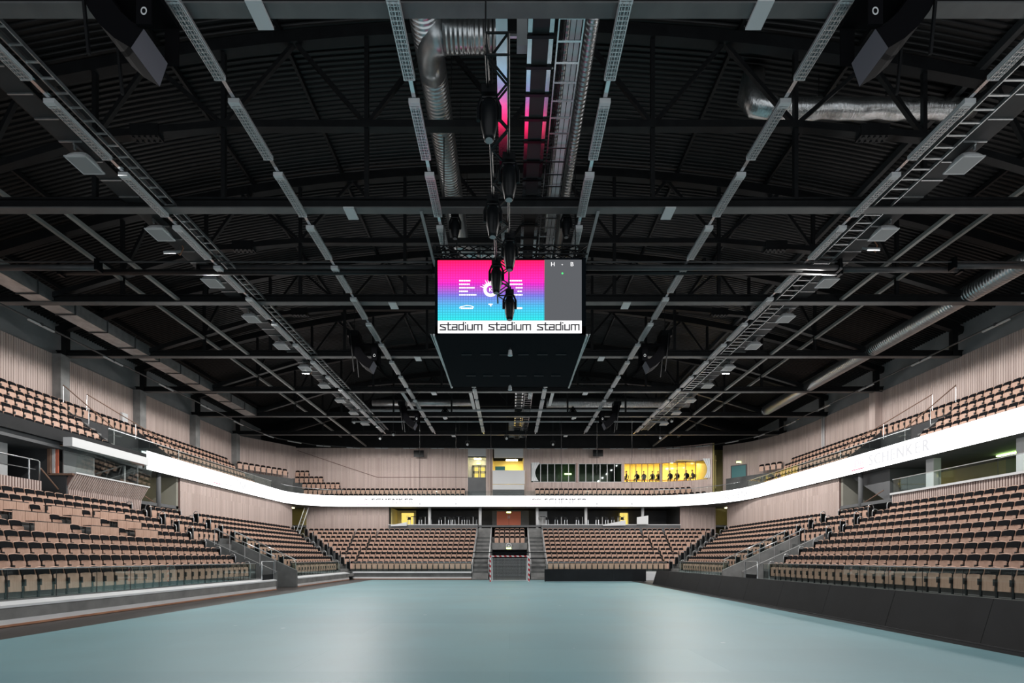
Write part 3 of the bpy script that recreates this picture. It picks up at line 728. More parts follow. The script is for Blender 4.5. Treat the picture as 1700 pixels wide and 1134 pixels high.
part('led_casing', mm, 'steel_grey', rib)
def rib_fn(d0, zb, off=.04):
    def fn(u, v):
        (x, y), (tx, ty) = path_at(RIB, d0 + u); return (x + ty * off, y - tx * off, zb + v)
    return fn
def rib_box(mb, d0, d1, z0, z1, off=.05, n=4):
    for i in range(n):
        f = rib_fn(0, 0, off); a, b = d0 + (d1 - d0) * i / n, d0 + (d1 - d0) * (i + 1) / n
        mb.add([f(a, z0), f(b, z0), f(b, z1), f(a, z1)], [(0, 1, 2, 3)])
for (tx, sc_) in ((352, 1), (592, 1), (880, 1), (1178, 1), (1415, 1)):
    TXT = MB(); RED = MB(); PNK = MB(); FNT = MB()
    d0 = path_len_to(RIB, lambda x, y: abs(846 + F * x / max(y, 1) - tx) if y > 8 else 1e9)
    rib_box(RED, d0, d0 + 1.15, RZ0 + .17, RZ0 + .25)
    for a, b, c, e in ((0, 1.15, .92, .97), (0, .05, .25, .97), (1.10, 1.15, .25, .97)): rib_box(PNK, d0 + a, d0 + b, RZ0 + c, RZ0 + e)
    text_into(PNK, 'DB', rib_fn(d0 + .22, RZ0 + .34, .055), .7, .9, .08, .05)
    wd = text_into(TXT, 'SCHENKER', rib_fn(d0 + 1.5, RZ0 + .25, .055), .92, .85, .14, .06)
    rib_box(FNT, d0 + 1.5 + wd + .3, d0 + 1.5 + wd + 5.5, RZ0 + .15, RZ0 + .42, .03, 8)
    part('lettering', TXT, 'led_grey', rib, label='faint grey lettering SCHENKER'); part('logo_underline', RED, 'led_red', rib); part('logo_outline', PNK, 'led_pink', rib); part('faint_band', FNT, 'led_faint', rib)
# black fascia where the ribbon is missing
m = MB().box(-22.25, -8, 7.62, -22.0, 30.3, 8.2); struct('trim_fascia_left', m, 'board')
# slab under the upper stand
OUT = [(-27.3, -8), (-27.3, 49.5), (-23.5, 55.0), (13.5, 55.0), (17.5, 54.6), (21.5, 55.0), (23.2, 54.6), (25.6, 52.2), (27.2, 46.5), (27.3, -8)]
inner = [(-22.2, -8)] + rp2 + [(22.25, -8)]
m = MB().prism(inner + OUT[::-1], lambda u, v, t: (u, v, t), 7.31, 7.62); me_s = struct('slab_upper', m, 'mid_grey'); fixn(me_s.data)
# upper stand treads
m = MB()
for s in (-1, 1):
    for mm in range(5):
        x0, x1 = 22.45 + UT * mm, 27.3
        for ya, yb in ((-8, 28.9), (35.0, 47.5)) if mm < 4 else ((-8, 48.5),):
            a, b = sorted((s * x0, s * x1)); m.box(a, ya, uz(mm - 1) if mm else 7.6, b, yb, uz(mm))
m.box(-21.5, 53.8, 7.6, 18, 55, uz(1) + .2); m.box(-16.5, 52.75, 7.5, 14.5, 53.8, uz(0) + .2)
for mm in (2, 3, 4): m.box(-23.9, 53.9 + .22 * (mm - 1), 7.6, -(18.2, 20.2, 21.8)[mm - 2], 55, uz(mm) + .2)
for s in (-1, 1):
    m.prism([(s * 26.6, 47.5), (s * 27.3, 47.5), (s * 27.3, 50), (s * 23.7, 54.6), (s * 23.2, 53.6), (s * 25.9, 49.6)], lambda u, v, t: (u, v, t), 7.6, uz(4))
ut = struct('terrace_upper', m, 'conc_dark'); fixn(ut.data)
# stair gap in the upper stand: sloping parapets
for s in (-1, 1):
    m = MB()
    for yy in (28.95, 34.95): m.prism([(22.4, 7.65), (22.4, 8.0), (26, 10.75), (26, 7.65)], lambda u, v, t: (s * u, t, v), yy - .06, yy + .06)
    m.box(*sorted((s * 25.9, s * 26.05))[:1], 28.95, 7.6, max(s * 25.9, s * 26.05), 34.95, uz(4))
    struct('wall_upper_gap_' + SIDE[s], m, 'dark_grey')
    m = MB()
    for i in range(9): a, b = sorted((s * (22.6 + .37 * i), s * 26)); m.box(a, 29.0, 7.6, b, 30.4, 7.65 + .3 * i)
    struct('stairs_upper_' + SIDE[s], m, 'conc')
    for j, (ya, yb) in enumerate(((30.5, 34.6), (28.9, 28.95))):
        t = thing('stair_guard', 'thin brown stair handrail %s in the %s upper stair gap' % (('sloping across', 'beside the seats')[j], SIDE[s]), 'railing', (s * 24, ya, 9), 0, 'upper stair rails')
        part('rail', MB().tube([(s * 25.8, ya, 11.9), (s * 22.9, yb, 9.4)], .03, 6), 'ply_dark', t)
        mm = MB()
        for q in (0, .5, 1): x, y, z = 25.8 - 2.9 * q, ya + (yb - ya) * q, 11.9 - 2.5 * q; mm.tube([(s * x, y, z - 1.0), (s * x, y, z)], .02, 6)
        part_split('post', mm, 'chrome', t)
# balustrade on the ribbon
for s in (-1, 1):
    glass_rail('upper_balustrade', 'glass balustrade with steel rail above the ribbon at the %s stair gap' % SIDE[s], s * 22.15, 27.6, 46.5, RZ1 if s > 0 else 8.25, 9.05, True, 3, 'upper glass balustrades')
    mm = MB(); pts = [p for p in RIB if (p[0] * s > 12 and p[1] > 46.4)]
    t = thing('upper_balustrade', 'curved glass balustrade above the ribbon in the %s far corner' % SIDE[s], 'balustrade', (s * 19, 50, RZ1), 0, 'upper glass balustrades')
    g = MB()
    for p, q in zip(pts, pts[1:]): g.add([(p[0], p[1] + .1, RZ1), (q[0], q[1] + .1, RZ1), (q[0], q[1] + .1, 9.02), (p[0], p[1] + .1, 9.02)], [(0, 1, 2, 3)])
    part('glass_pane', g, 'glass', t); part('handrail', MB().tube([(p[0], p[1] + .1, 9.04) for p in pts], .03, 6), 'chrome', t, sm=True)
t = thing('upper_balustrade', 'low glass strip above the ribbon straight behind the goal', 'balustrade', (0, 52.6, RZ1), 0, 'upper glass balustrades')
part('glass_pane', MB().box(-17, 52.5, RZ1, 14, 52.52, 8.95), 'glass', t)

# ================================================================== UPPER WALLS
WT = 14.1
struct('wall_left', slat_wall([(-27.3, 49.5), (-27.3, -8)], 7.6, WT), TM, 'tall timber slatted wall above the left upper stand', 'wall')
struct('wall_left_corner', slat_wall([(-23.5, 54.95), (-27.3, 49.5)], 7.6, WT), TM)
struct('wall_right', slat_wall([(27.3, -8), (27.3, 45), (27.1, 47.5), (26.4, 50.4), (25.2, 52.6), (23.2, 54.4)], 7.6, WT), TM, 'tall timber slatted wall curving behind the right upper stand', 'wall')
m = MB()
WY = 54.95; FZ0, FZ1 = 8.0, 13.98
DX0, DX1, BX0, BX1 = -4.57, -2.6, -1.85, 1.5
CURV = [(13.6, WY), (16.0, 54.8), (18.0, 54.35), (19.8, 53.6), (21.3, 52.5)]
slat_wall([(DX0, WY), (-23.5, WY)], FZ0, FZ1, m=m); slat_wall([(BX0, WY), (DX1, WY)], FZ0, FZ1, m=m)
slat_wall([(2.35, WY), (BX1, WY)], FZ0, FZ1, m=m)
wz0, wz1 = 10.22, 12.27
slat_wall([(13.6, WY), (2.35, WY)], FZ0, wz0, m=m); slat_wall([(13.6, WY), (2.35, WY)], wz1, FZ1, m=m)
slat_wall(CURV[::-1], FZ0, wz0, m=m); slat_wall(CURV[::-1], wz1, FZ1, m=m)
for a, b in ((7.28, 7.55), (12.3, 12.6), (16.5, 16.7)): slat_wall([(b, WY - .1), (a, WY - .1)], wz0, wz1, m=m)
slat_wall([(21.3, 52.5), (20.9, 52.8)], wz0, wz1, m=m)
struct('wall_far', m, TM, 'timber slatted far wall above the ribbon', 'wall')
m = MB().bar((-23.3, WY - .07, 13.7), (-18, WY - .07, 11.9), .05).bar((-18, WY - .07, 11.9), (-14.5, WY - .07, 10.75), .05).bar((-14.5, WY - .07, 10.75), (-4.6, WY - .07, 10.75), .05)
struct('trim_far', m, 'timber_back')
m = MB().box(DX0, WY + .0, 12.95, DX1, WY + .1, FZ1); struct('wall_white_head', m, 'white_paint')
m = MB().box(DX0, WY + 1.4, 10, DX1, WY + 1.5, 13); m.box(DX0 - .1, WY, 8, DX0, WY + 1.5, 13); m.box(DX1, WY, 8, DX1 + .1, WY + 1.5, 13); m.box(DX0, WY, 12.95, DX1, WY + 1.5, 13.05); struct('wall_door_recess', m, 'white_paint')
single('recess_fill_lamp', MB().box(-3.9, WY + .5, 12.88, -3.2, WY + .9, 12.93), 'warm_lamp', 'lamp added to brighten the far door recess', 'lamp')  # unseen lamp added to lift the dark recess
m = MB().box(DX0, WY, 8.2, DX1, WY + 1.5, 10.75); struct('step_door_recess', m, 'mid_grey')
door('door_4', DX0 + .5, DX1 - .05, WY + 1.35, 10.75, 12.2, 'lit_yellow', 'yellow lit double door in the far timber wall')
gb = MB()
for x0_ in (DX0 + .5, (DX0 + .5 + DX1 - .05) / 2 + .02):
    wd_ = (DX1 - .05 - DX0 - .5) / 2 - .03
    for xx in (x0_, x0_ + wd_ - .13): gb.box(xx, WY + 1.28, 10.75, xx + .13, WY + 1.31, 12.2)
    for zz in (10.75, 11.4, 11.55, 12.08): gb.box(x0_, WY + 1.28, zz, x0_ + wd_, WY + 1.31, zz + .12)
single('door_grille', gb, 'stair_grey', 'grey glazing frame over the yellow far door', 'frame', kind='structure')
exit_sign(-3.5, WY + 1.3, 12.4, 'glowing exit sign above the yellow far door')
# press box in the middle of the far wall
t = thing('press_box', 'white-fronted press box in the middle of the far wall', 'booth', (0, WY, 8.6))
part('front_panel', MB().box(BX0, WY - .45, 9.95, BX1 + .15, WY - .35, 11.45), 'white_paint', t); part('lower_panel', MB().box(BX0, WY - .42, 9.35, BX1 + .1, WY - .32, 9.9), 'white_paint', t); part('base_panel', MB().box(BX0, WY - .3, 8.0, BX1 + .1, WY - .2, 9.35), 'mid_grey', t)
part('head_panel', MB().box(BX0 + .15, WY, 12.9, BX1, WY + .1, FZ1), 'white_paint', t)
part('inner_wall', MB().box(BX0, WY + 2.4, 10, BX1, WY + 2.5, 13).box(BX0 - .1, WY, 10, BX0, WY + 2.5, 13).box(BX1, WY, 10, BX1 + .1, WY + 2.5, 13), 'warm_wall', t)
part('ceiling_lamp', MB().box(-.4, WY + .8, 12.85, .9, WY + 1.6, 12.88), 'warm_lamp', t); part('monitor', MB().box(-1.6, WY + .5, 11.45, -.5, WY + .55, 12.05), 'teal', t, label='dark teal screen')
# glazed boxes right of it
def window(name, x0, x1, y, n, label, gm='window_glass', fm='white_paint'):
    t = thing(name, label, 'window', ((x0 + x1) / 2, y, wz0)); t['kind'] = 'structure'
    f = MB()
    for i in range(n + 1): x = x0 + (x1 - x0) * i / n; f.box(x - .03, y - .03, wz0, x + .03, y + .03, wz1)
    f.box(x0, y - .03, wz0, x1, y + .03, wz0 + .05); f.box(x0, y - .03, wz1 - .05, x1, y + .03, wz1)
    part('window_frame', f, fm, t); part('glazing', MB().box(x0, y - .005, wz0, x1, y + .005, wz1), gm, t); return t
window('window_1', 2.65, 7.25, WY + .05, 6, 'dark green window of the box beside the press box')
window('window_2', 7.6, 12.3, WY + .05, 6, 'dark green window between the two mullioned boxes')
window('window_3', 12.6, 16.5, WY + .05, 6, 'yellow lit window with seated people, left half', fm='mid_grey')
t = thing('window_4', 'yellow lit window with seated people, right half by the curtain', 'window', (19, 54, wz0)); t['kind'] = 'structure'
cw = [(16.7, 54.75), (17.4, 54.55), (18.2, 54.3), (19.0, 54.0), (19.9, 53.55), (20.9, 52.85)]
f = MB(); g = MB()
for p in cw: f.bar((p[0], p[1], wz0), (p[0], p[1], wz1), .06)
for p, q in zip(cw, cw[1:]):
    f.bar((*p, wz0), (*q, wz0), .05); f.bar((*p, wz1), (*q, wz1), .05); g.add([(*p, wz0), (*q, wz0), (*q, wz1), (*p, wz1)], [(0, 1, 2, 3)])
part('window_frame', f, 'mid_grey', t); part('glazing', g, 'window_glass', t)
m = MB().box(2.3, 59, 9.4, 12.4, 59.1, 13); m.box(2.3, WY + .1, 9.4, 2.4, 59, 13); m.box(12.35, WY + .1, 9.4, 12.45, 59, 13); m.box(2.3, WY + .1, 12.9, 12.4, 59, 13); m.box(2.3, WY + .1, 9.3, 12.4, 59, 9.4); struct('room_dark_box', m, 'box_green')
m = MB().box(12.5, 59, 9.4, 23, 59.1, 13); m.box(12.46, WY + .1, 9.4, 12.56, 59, 13); m.box(22.2, 54, 9.4, 22.3, 59, 13); m.box(12.5, WY + .1, 12.9, 22.3, 59, 13); m.box(12.5, WY + .1, 9.3, 22.3, 59, 10.06); m.box(18, 53.6, 12.3, 22.2, 55.1, 12.4); struct('room_lit_box', m, 'warm_wall')
for i, X in enumerate((14.2, 16.6, 19.0, 21.0)): single('ceiling_lamp', MB().box(X - .5, 56.2, 12.82, X + .5, 57.6, 12.87), 'warm_lamp', 'warm ceiling lamp in the yellow lit box, %s from the dark windows' % ordn(i), 'lamp', 'box ceiling lamps')
single('ceiling_lamp', MB().box(6.4, 58.2, 11.6, 7.2, 58.25, 11.75), 'green_lamp', 'added lamp tinting the dark windowed box green', 'lamp')  # unseen lamp added in place of the green reflections in these windows
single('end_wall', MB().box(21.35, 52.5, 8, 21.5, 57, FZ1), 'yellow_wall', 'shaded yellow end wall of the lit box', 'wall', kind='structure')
def curtain(x0, x1, y, lab, fl):
    m = MB(); pts = []
    n = 14
    for i in range(n + 1):
        u = i / n; pts.append(u)
    rows = 8
    for j in range(rows + 1):
        v = j / rows; wd = 1 - .55 * math.sin(v * math.pi * .9) ** 1.2 if True else 1
        for u in pts:
            x = (x0 + (x1 - x0) * u * wd) if fl else (x1 - (x1 - x0) * u * wd)
            m.v.append((x, y + .06 * math.sin(u * 22), wz1 + .1 - (wz1 - wz0) * v))
    for j in range(rows):
        for i in range(n): a = j * (n + 1) + i; m.f.append([a, a + 1, a + n + 2, a + n + 1]); m.m.append(0)
    single('curtain', m, 'white_sheet', lab, 'curtain', sm=True)
curtain(2.4, 3.3, WY - .1, 'pale curtain gathered at the press box end of dark windows', True)
curtain(20.3, 21.2, 52.6, 'grey curtain gathered at the corner end of lit windows', False)
# teal door in the right upper corner
t = thing('door_5', 'teal door in the right upper corner under an exit sign', 'door', (24.3, 53.1, 9.4)); t['kind'] = 'structure'
dv = Vector((23.2 - 25.2, 54.4 - 52.6, 0)).normalized(); nv = Vector((-dv.y, dv.x, 0)); c0 = Vector((24.45, 53.27, 0)) + nv * .12
mm = MB(); a, b = c0 - dv * .75, c0 + dv * .75; mm.bar((a.x, a.y, 10.6), (b.x, b.y, 10.6), .06, 2.2); part('door_leaf', mm, 'teal', t)
mm = MB()
for p in (a, b): mm.bar((p.x, p.y, 9.5), (p.x, p.y, 11.78), .1)
mm.bar((a.x, a.y, 11.75), (b.x, b.y, 11.75), .1); part('door_frame', mm, 'mid_grey', t)
q = c0 + nv * .05; exit_sign(q.x, q.y, 12.0, 'glowing exit sign above the teal corner door', .5)
# wall columns
for s in (-1, 1):
    for i in range(2, 7):
        Y = 11.1 + 6.4 * i - (.2 if s < 0 else -.2)
        if Y > 50: continue
        if s > 0 and i != 4:
            if i not in (2, 5): continue
            t = thing('wall_pipes', 'pair of thin pale pipes rising on the right timber wall, %s pair' % ('near' if i == 2 else 'far'), 'pipes', (27.2, Y, 8)); mm = MB()
            for dy in (-.12, .12): mm.tube([(27.15, Y + dy, uz(4)), (27.15, Y + dy, WT)], .055, 8)
            part_split('pipe', mm, 'white_paint', t, sm=True); continue
        single('wall_column', MB().box(min(s * 26.75, s * 27.5), Y - .3, 7.6, max(s * 26.75, s * 27.5), Y + .3, WT + (0 if s < 0 else .1)), 'conc' if s < 0 else 'timber', 'concrete column on the left timber wall, %s one along' % ordn(i - 2) if s < 0 else 'timber clad column standing out from the right timber wall', 'column', 'upper wall columns', 'structure')
# grey sheets between wall head and roof
m = MB().box(-28.2, -8, WT - .02, -27.4, 56, 16.6); m.box(27.4, -8, WT - .02, 28.2, 56, 16.6); struct('wall_head_sides', m, 'grey_panel')
m = MB().box(-28, 55.1, FZ1 - .02, 28, 55.4, 21); struct('wall_head_far', m, 'steel')
single('junction_box', MB().box(-27.25, 35.0, 11.4, -27.1, 35.5, 12.1), 'white_paint', 'white junction box on the left wall beside a concrete column', 'box')
for i, (xx, yy) in enumerate(((695.5, 753.5), (992.5, 752.5))):
    p = px(xx, yy, 54.3); t = thing('wall_monitor', 'black hanging monitor on the far wall, %s' % ('left of the press box' if i == 0 else 'above the dark windows'), 'monitor', p, 0, 'far wall monitors')
    part('screen', MB().box(p.x - .55, p.y - .1, p.z - .36, p.x + .55, p.y - .06, p.z + .36), 'black', t); part('hanger', MB().tube([(p.x, p.y, p.z + .3), (p.x, p.y, 14.2)], .03, 6), 'steel', t); part('casing', MB().box(p.x - .5, p.y - .06, p.z - .3, p.x + .5, p.y + .02, p.z + .3), 'steel', t)
# ================================================================== PEOPLE in the lit box
def person(x, y, z, cloth, lab, rz=0, lean=0):
    t = thing('person', lab, 'person', (x, y, z), rz)
    b = MB(); me = bpy.data.meshes.new('person_body')
    V = [(0, 0, .46, .155, .12), (0, .0, .7, .15, .11), (0, .01, .9, .19, .12), (0, .01, 1.0, .1, .085), (0, 0, 1.07, .055, .055), (0, -.02, 1.14, .07, .085), (0, -.02, 1.24, .082, .1), (0, -.01, 1.33, .06, .075)]
    E = [(i, i + 1) for i in range(7)]
    for s in (-1, 1):
        k = len(V); V += [(s * .1, -.05, .47, .09, .09), (s * .13, -.42, .5, .07, .07), (s * .14, -.44, .08, .05, .05), (s * .14, -.56, .03, .04, .03)]; E += [(0, k), (k, k + 1), (k + 1, k + 2), (k + 2, k + 3)]
        k = len(V); V += [(s * .2, .01, .92, .06, .06), (s * .26, -.02, .68, .05, .05), (s * .2, -.26, .66, .036, .036), (s * .17, -.36, .67, .03, .02)]; E += [(2, k), (k, k + 1), (k + 1, k + 2), (k + 2, k + 3)]
    me.from_pydata([(v[0], v[1] - lean * max(0, v[2] - .5), v[2]) for v in V], E, []); o = bpy.data.objects.new('person_body', me); COL.objects.link(o); o.parent = t
    sk = o.modifiers.new('skin', 'SKIN')
    for i, d in enumerate(me.skin_vertices[0].data): d.radius = V[i][3:5]; d.use_root = (i == 0)
    o.modifiers.new('sub', 'SUBSURF').levels = 1; o.modifiers['sub'].render_levels = 1
    bpy.context.view_layer.update()
    em = bpy.data.meshes.new_from_object(o.evaluated_get(bpy.context.evaluated_depsgraph_get())); em.materials.clear(); em.materials.append(M[cloth]); em.materials.append(M['skin'])
    for p_ in em.polygons:
        c = p_.center; p_.material_index = 1 if (c.z > 1.03 or (c.y < -.3 and .6 < c.z < .75 and c.x * c.x > .02)) else 0; p_.use_smooth = True
    o.modifiers.clear(); o.data = em
    h = MB(); dy = -lean * .75
    vs = []; n = 10
    for j in range(6):
        ph = R(-10 + 100 * j / 5)
        for k in range(n): a = 2 * math.pi * k / n; vs.append((.088 * math.cos(ph) * math.cos(a), .0 + dy + .105 * math.cos(ph) * math.sin(a), 1.26 + .1 * math.sin(ph)))
    h.add(vs, [(j * n + k, j * n + (k + 1) % n, (j + 1) * n + (k + 1) % n, (j + 1) * n + k) for j in range(5) for k in range(n)])
    ho = part('hair', h, 'hair', t, False, sm=True); return t
PPL = [(1040, 'cloth_black', 'person in black seated at the edge of the dark windows', 1.2), (1057.5, 'cloth_black', 'person in black seated beside the second mullion of lit window', .2), (1069, 'cloth_black', 'person in dark top seated between the third and fourth mullions', -.1), (1083, 'cloth_grey', 'person in grey top seated on a black chair', .1), (1093, 'cloth_olive', 'person in light top seated at the middle pier', .1),
       (1113, 'cloth_black', 'person in black seated just past the middle pier', 0), (1124, 'cloth_olive', 'person in olive top on a yellow chair', .1), (1140, 'cloth_black', 'person in black slumped low past the olive top', 0), (1151, 'cloth_grey', 'person in pink-grey upright beside the bare end panes', .6)]
chair = None
for i, (xx, cl, lab, rz) in enumerate(PPL):
    Y = 55.9 if xx < 1105 else 55.6 - (xx - 1105) * .01
    X = (xx - 846) / F * Y
    person(X, Y, 10.28, cl, lab, math.pi + rz, .1 * (i % 3))
    clab = 'dark chair under the %s seated person from the dark windows' % ordn(i)
    if chair is None:
        chair = thing('box_chair', clab, 'chair', (X, Y, 10.28), rz, 'chairs in the lit box')
        part('seat', MB().box(-.22, -.2, .36, .22, .22, .4), 'black', chair, False); part('backrest', MB().box(-.2, -.24, .45, .2, -.19, .82), 'black', chair, False); part('pedestal', MB().tube([(0, 0, -.2), (0, 0, .36)], .03, 6).box(-.22, -.03, -.22, .22, .03, -.18).box(-.03, -.22, -.22, .03, .22, -.18), 'black', chair, False)
    else: dup(chair, (X, Y, 10.28), rz, clab)
tb = thing('long_table', 'long pale table in the yellow lit box', 'table', (16.5, 56.9, 10.06)); part('table_top', MB().box(13.2, 57.0, 10.78, 20.5, 57.8, 10.83), 'ply', tb)
for X in (13.5, 16.8, 20.2): part('leg', MB().box(X - .04, 57.3, 10.06, X + .04, 57.5, 10.78), 'seat_metal', tb)

# ================================================================== LEFT BOOTH AND LEFT CONCOURSE
t = thing('glass_booth', 'glass commentary booth with slatted front and white fascia behind the left stand', 'booth', (-22, 27, 4.5))
sl = MB()
Y0, Y1 = 24.8, 29.9
for i in range(int((Y1 - Y0) / .13)):
    y = Y0 + .065 + .13 * i
    for (xa, za), (xb, zb) in (((22.1, 4.3), (22.0, 5.35)), ((22.0, 5.35), (21.55, 6.12))): sl.bar((-xa, y, za), (-xb, y, zb), .07, .06, (0, 1, 0))
part('slatted_front', sl, 'timber', t)
part('front_backing', MB().prism([(22.12, 4.3), (22.03, 5.35), (21.6, 6.1), (21.8, 6.1), (22.3, 5.35), (22.3, 4.3)], lambda u, v, q: (-u, q, v), Y0, Y1), 'timber_back', t)
part('sill', MB().box(-21.9, Y0, 6.1, -21.5, Y1, 6.17), 'white_paint', t); part('fascia', MB().box(-21.75, Y0 - .45, 7.36, -21.3, Y1 - .4, 7.8), 'white_paint', t, label='white fascia')
part('glazing', MB().prism([(21.55, 6.17), (21.35, 7.36), (21.37, 7.36), (21.57, 6.17)], lambda u, v, q: (-u, q, v), Y0, Y1), 'window_glass', t)
gj = MB()
for y in (26.5, 28.2, Y1): gj.bar((-21.54, y, 6.17), (-21.34, y, 7.36), .02)
part_split('glass_fin', gj, 'glass', t)
part('roof', MB().box(-27, Y0 - .1, 7.5, -21.7, Y1, 7.62), 'mid_grey', t)
part('back_wall', MB().box(-25.1, Y0, 4.3, -25, Y1, 7.5).box(-25, Y1 - .1, 4.3, -22.2, Y1, 7.4), 'mid_grey', t)
part('post', MB().box(-22.6, 27.0, 6.1, -22.5, 27.1, 7.5), 'white_paint', t); part('post', MB().box(-22.6, 29.2, 6.1, -22.5, 29.3, 7.5), 'white_paint', t)
part('side_wall', MB().box(-25.0, Y0 - .05, 4.3, -22.75, Y0 + .05, 7.5).box(-22.75, Y0 - .05, 4.3, -21.95, Y0 + .05, 6.0), 'dark_grey', t)
sw = MB(); sw.box(-22.85, Y0 - .1, 6.05, -22.7, Y0 + .1, 7.55); sw.box(-22.8, Y0 - .1, 6.0, -21.6, Y0 + .1, 6.1); sw.box(-22.8, Y0 - .1, 7.45, -21.7, Y0 + .1, 7.55)
part('side_window_frame', sw, 'ply_dark', t); part('side_window_post', MB().box(-22.68, Y0 - .02, 6.1, -22.56, Y0 + .06, 7.45), 'white_paint', t); part('whiteboard', MB().box(-22.35, Y0 + 2.0, 6.1, -22.3, Y0 + .2, 7.3), 'grey_panel', t)
part('red_post', MB().box(-22.54, Y0 + .02, 6.1, -22.42, Y0 + .08, 7.3), 'red', t)
t = thing('parapet_rail', 'steel double rail on the slatted parapet beside the booth gap', 'railing', (-22.2, 20, 5.55))
part('top_rail', MB().tube([(-22.2, 8, 6.5), (-22.2, 23.5, 6.5), (-22.2, 23.6, 6.45), (-22.2, 23.6, 5.55)], .035, 8), 'chrome', t, sm=True); part('middle_rail', MB().tube([(-22.2, 8, 6.05), (-22.2, 23.4, 6.05)], .025, 8), 'chrome', t, sm=True)
pm = MB()
for y in (23.1, 20, 17): pm.tube([(-22.2, y, 5.55), (-22.2, y, 6.5)], .03, 8)
part_split('post', pm, 'chrome', t)
single('square_pillar', MB().box(-24.2, 23.0, 5.4, -23.7, 23.6, 7.62), 'white_paint', 'white pillar at the left picture edge behind the parapet rail', 'column', kind='structure')
door('door_6', -26.6, -25.9, 26.6, 5.4, 7.2, 'red', 'dark red door at the back of the left concourse')
m = MB().box(-27.3, 26.7, 4.3, -25, 26.9, 7.5); struct('wall_left_recess', m, 'dark_grey')
single('stair_rail', MB().tube([(-22.35, 23.8, 6.2), (-22.3, 24.7, 5.3)], .035, 6), 'ply_dark', 'brown sloping handrail between the parapet and the booth', 'railing')

# ================================================================== BOARDS, GOAL, NET
def led_boards(name, pts_fn, n, lab):
    pass
bd = thing('court_board', 'long black LED advertising board leaning along the right sideline', 'LED board', (10.5, 22, 0))
nb = 0; y = 36.2
while y > 2:
    y1 = y - 2.8
    mm = MB().prism([(10.36, .03), (10.42, .02), (10.72, 1.0), (10.66, 1.02)], lambda u, v, q: (u, q, v), y1 + .01, y)
    part('board_module', mm, 'board', bd); y = y1
mm = MB()
y = 36.2
while y > 3: mm.prism([(10.42, .0), (10.72, 1.0), (11.3, 0)], lambda u, v, q: (u, q, v), y - .06, y - .0); y -= 2.8
part_split('support_bracket', mm, 'black', bd)
mm = MB().box(10.33, 2, 0, 10.5, 36.2, .03); part('base_rail', mm, 'steel_grey', bd)
bd = thing('court_board', 'black LED advertising board across the end line right of the goal', 'LED board', (6.9, 40.2, 0))
for i in range(3): part('board_module', MB().box(2.8 + 2.72 * i, 40.1, .03, 2.8 + 2.72 * (i + 1) - .01, 40.18, 1.0), 'board', bd)
part_split('support_bracket', MB().prism([(40.18, 0), (40.18, .95), (40.6, 0)], lambda u, v, q: (q, u, v), 2.85, 2.9).prism([(40.18, 0), (40.18, .95), (40.6, 0)], lambda u, v, q: (q, u, v), 10.8, 10.85), 'black', bd)
single('corner_cover', MB().prism([(11.1, 0), (12.4, 0), (12.5, .62), (11.0, .62)], lambda u, v, q: (u, q, v), 42.4, 42.8), 'curb_white', 'white corner cover between the two black boards', 'cover')
g = thing('handball_goal', 'red and white striped handball goal with net', 'goal', (0, 40, 0))
fr = MB(); fr.box(-1.6, 39.96, 0, -1.5, 40.04, 2.0); fr.box(1.5, 39.96, 0, 1.6, 40.04, 2.0); fr.box(-1.6, 39.96, 2.0, 1.6, 40.04, 2.09); part('goal_frame', fr, 'stripe', g)
bk = MB()
for s in (-1, 1): bk.tube([(s * 1.5, 40, 2.02), (s * 1.45, 40.8, 1.9), (s * 1.4, 41.1, .03), (s * 1.5, 40, .03)], .03, 6)
bk.tube([(-1.4, 41.1, .03), (1.4, 41.1, .03)], .03, 6); part('rear_frame', bk, 'white_paint', g)
nt = MB()
for i in range(29): x = -1.4 + .1 * i; nt.bar((x, 40.85, 1.9), (x, 41.08, .05), .008)
for j in range(19): z = .05 + .1 * j; yy = 41.08 - .23 * z / 1.9; nt.bar((-1.42, yy, z), (1.42, yy, z), .008)
for s in (-1, 1):
    for j in range(10): nt.bar((s * 1.46, 40.05, .1 + .2 * j), (s * 1.44, 41.08 - .023 * j, .1 + .2 * j * .95), .012)
    for j in range(5): nt.bar((s * 1.46, 40.1 + .2 * j, .03), (s * 1.45, 40.1 + .17 * j, 2.0), .012)
part('net', nt, 'white_paint', g)
n_ = thing('catch_net_ropes', 'dark ropes of a catch net hung behind the goal', 'net', (0, 42.6, 2))
def rope(nm, xa, xb, yy, Y=42.6, w=.06, sag=0):
    a, b = px(xa, yy, Y), px(xb, yy, Y); part(nm, MB().tube([a, (a + b) / 2 - Vector((0, 0, sag)), b], w / 2, 6), 'black', n_)
rope('top_rope', 606, 1085, 829, w=.085); rope('middle_rope', 608, 1086, 917, w=.09, sag=.03); rope('lower_rope', 690, 1030, 927, w=.08)
for xx in (697, 757, 815, 873, 932, 991, 1049): a, b = px(xx, 845, 42.6), px(xx, 692, 42.6); part('hanging_cable', MB().tube([a, b], .014, 5), 'steel', n_)

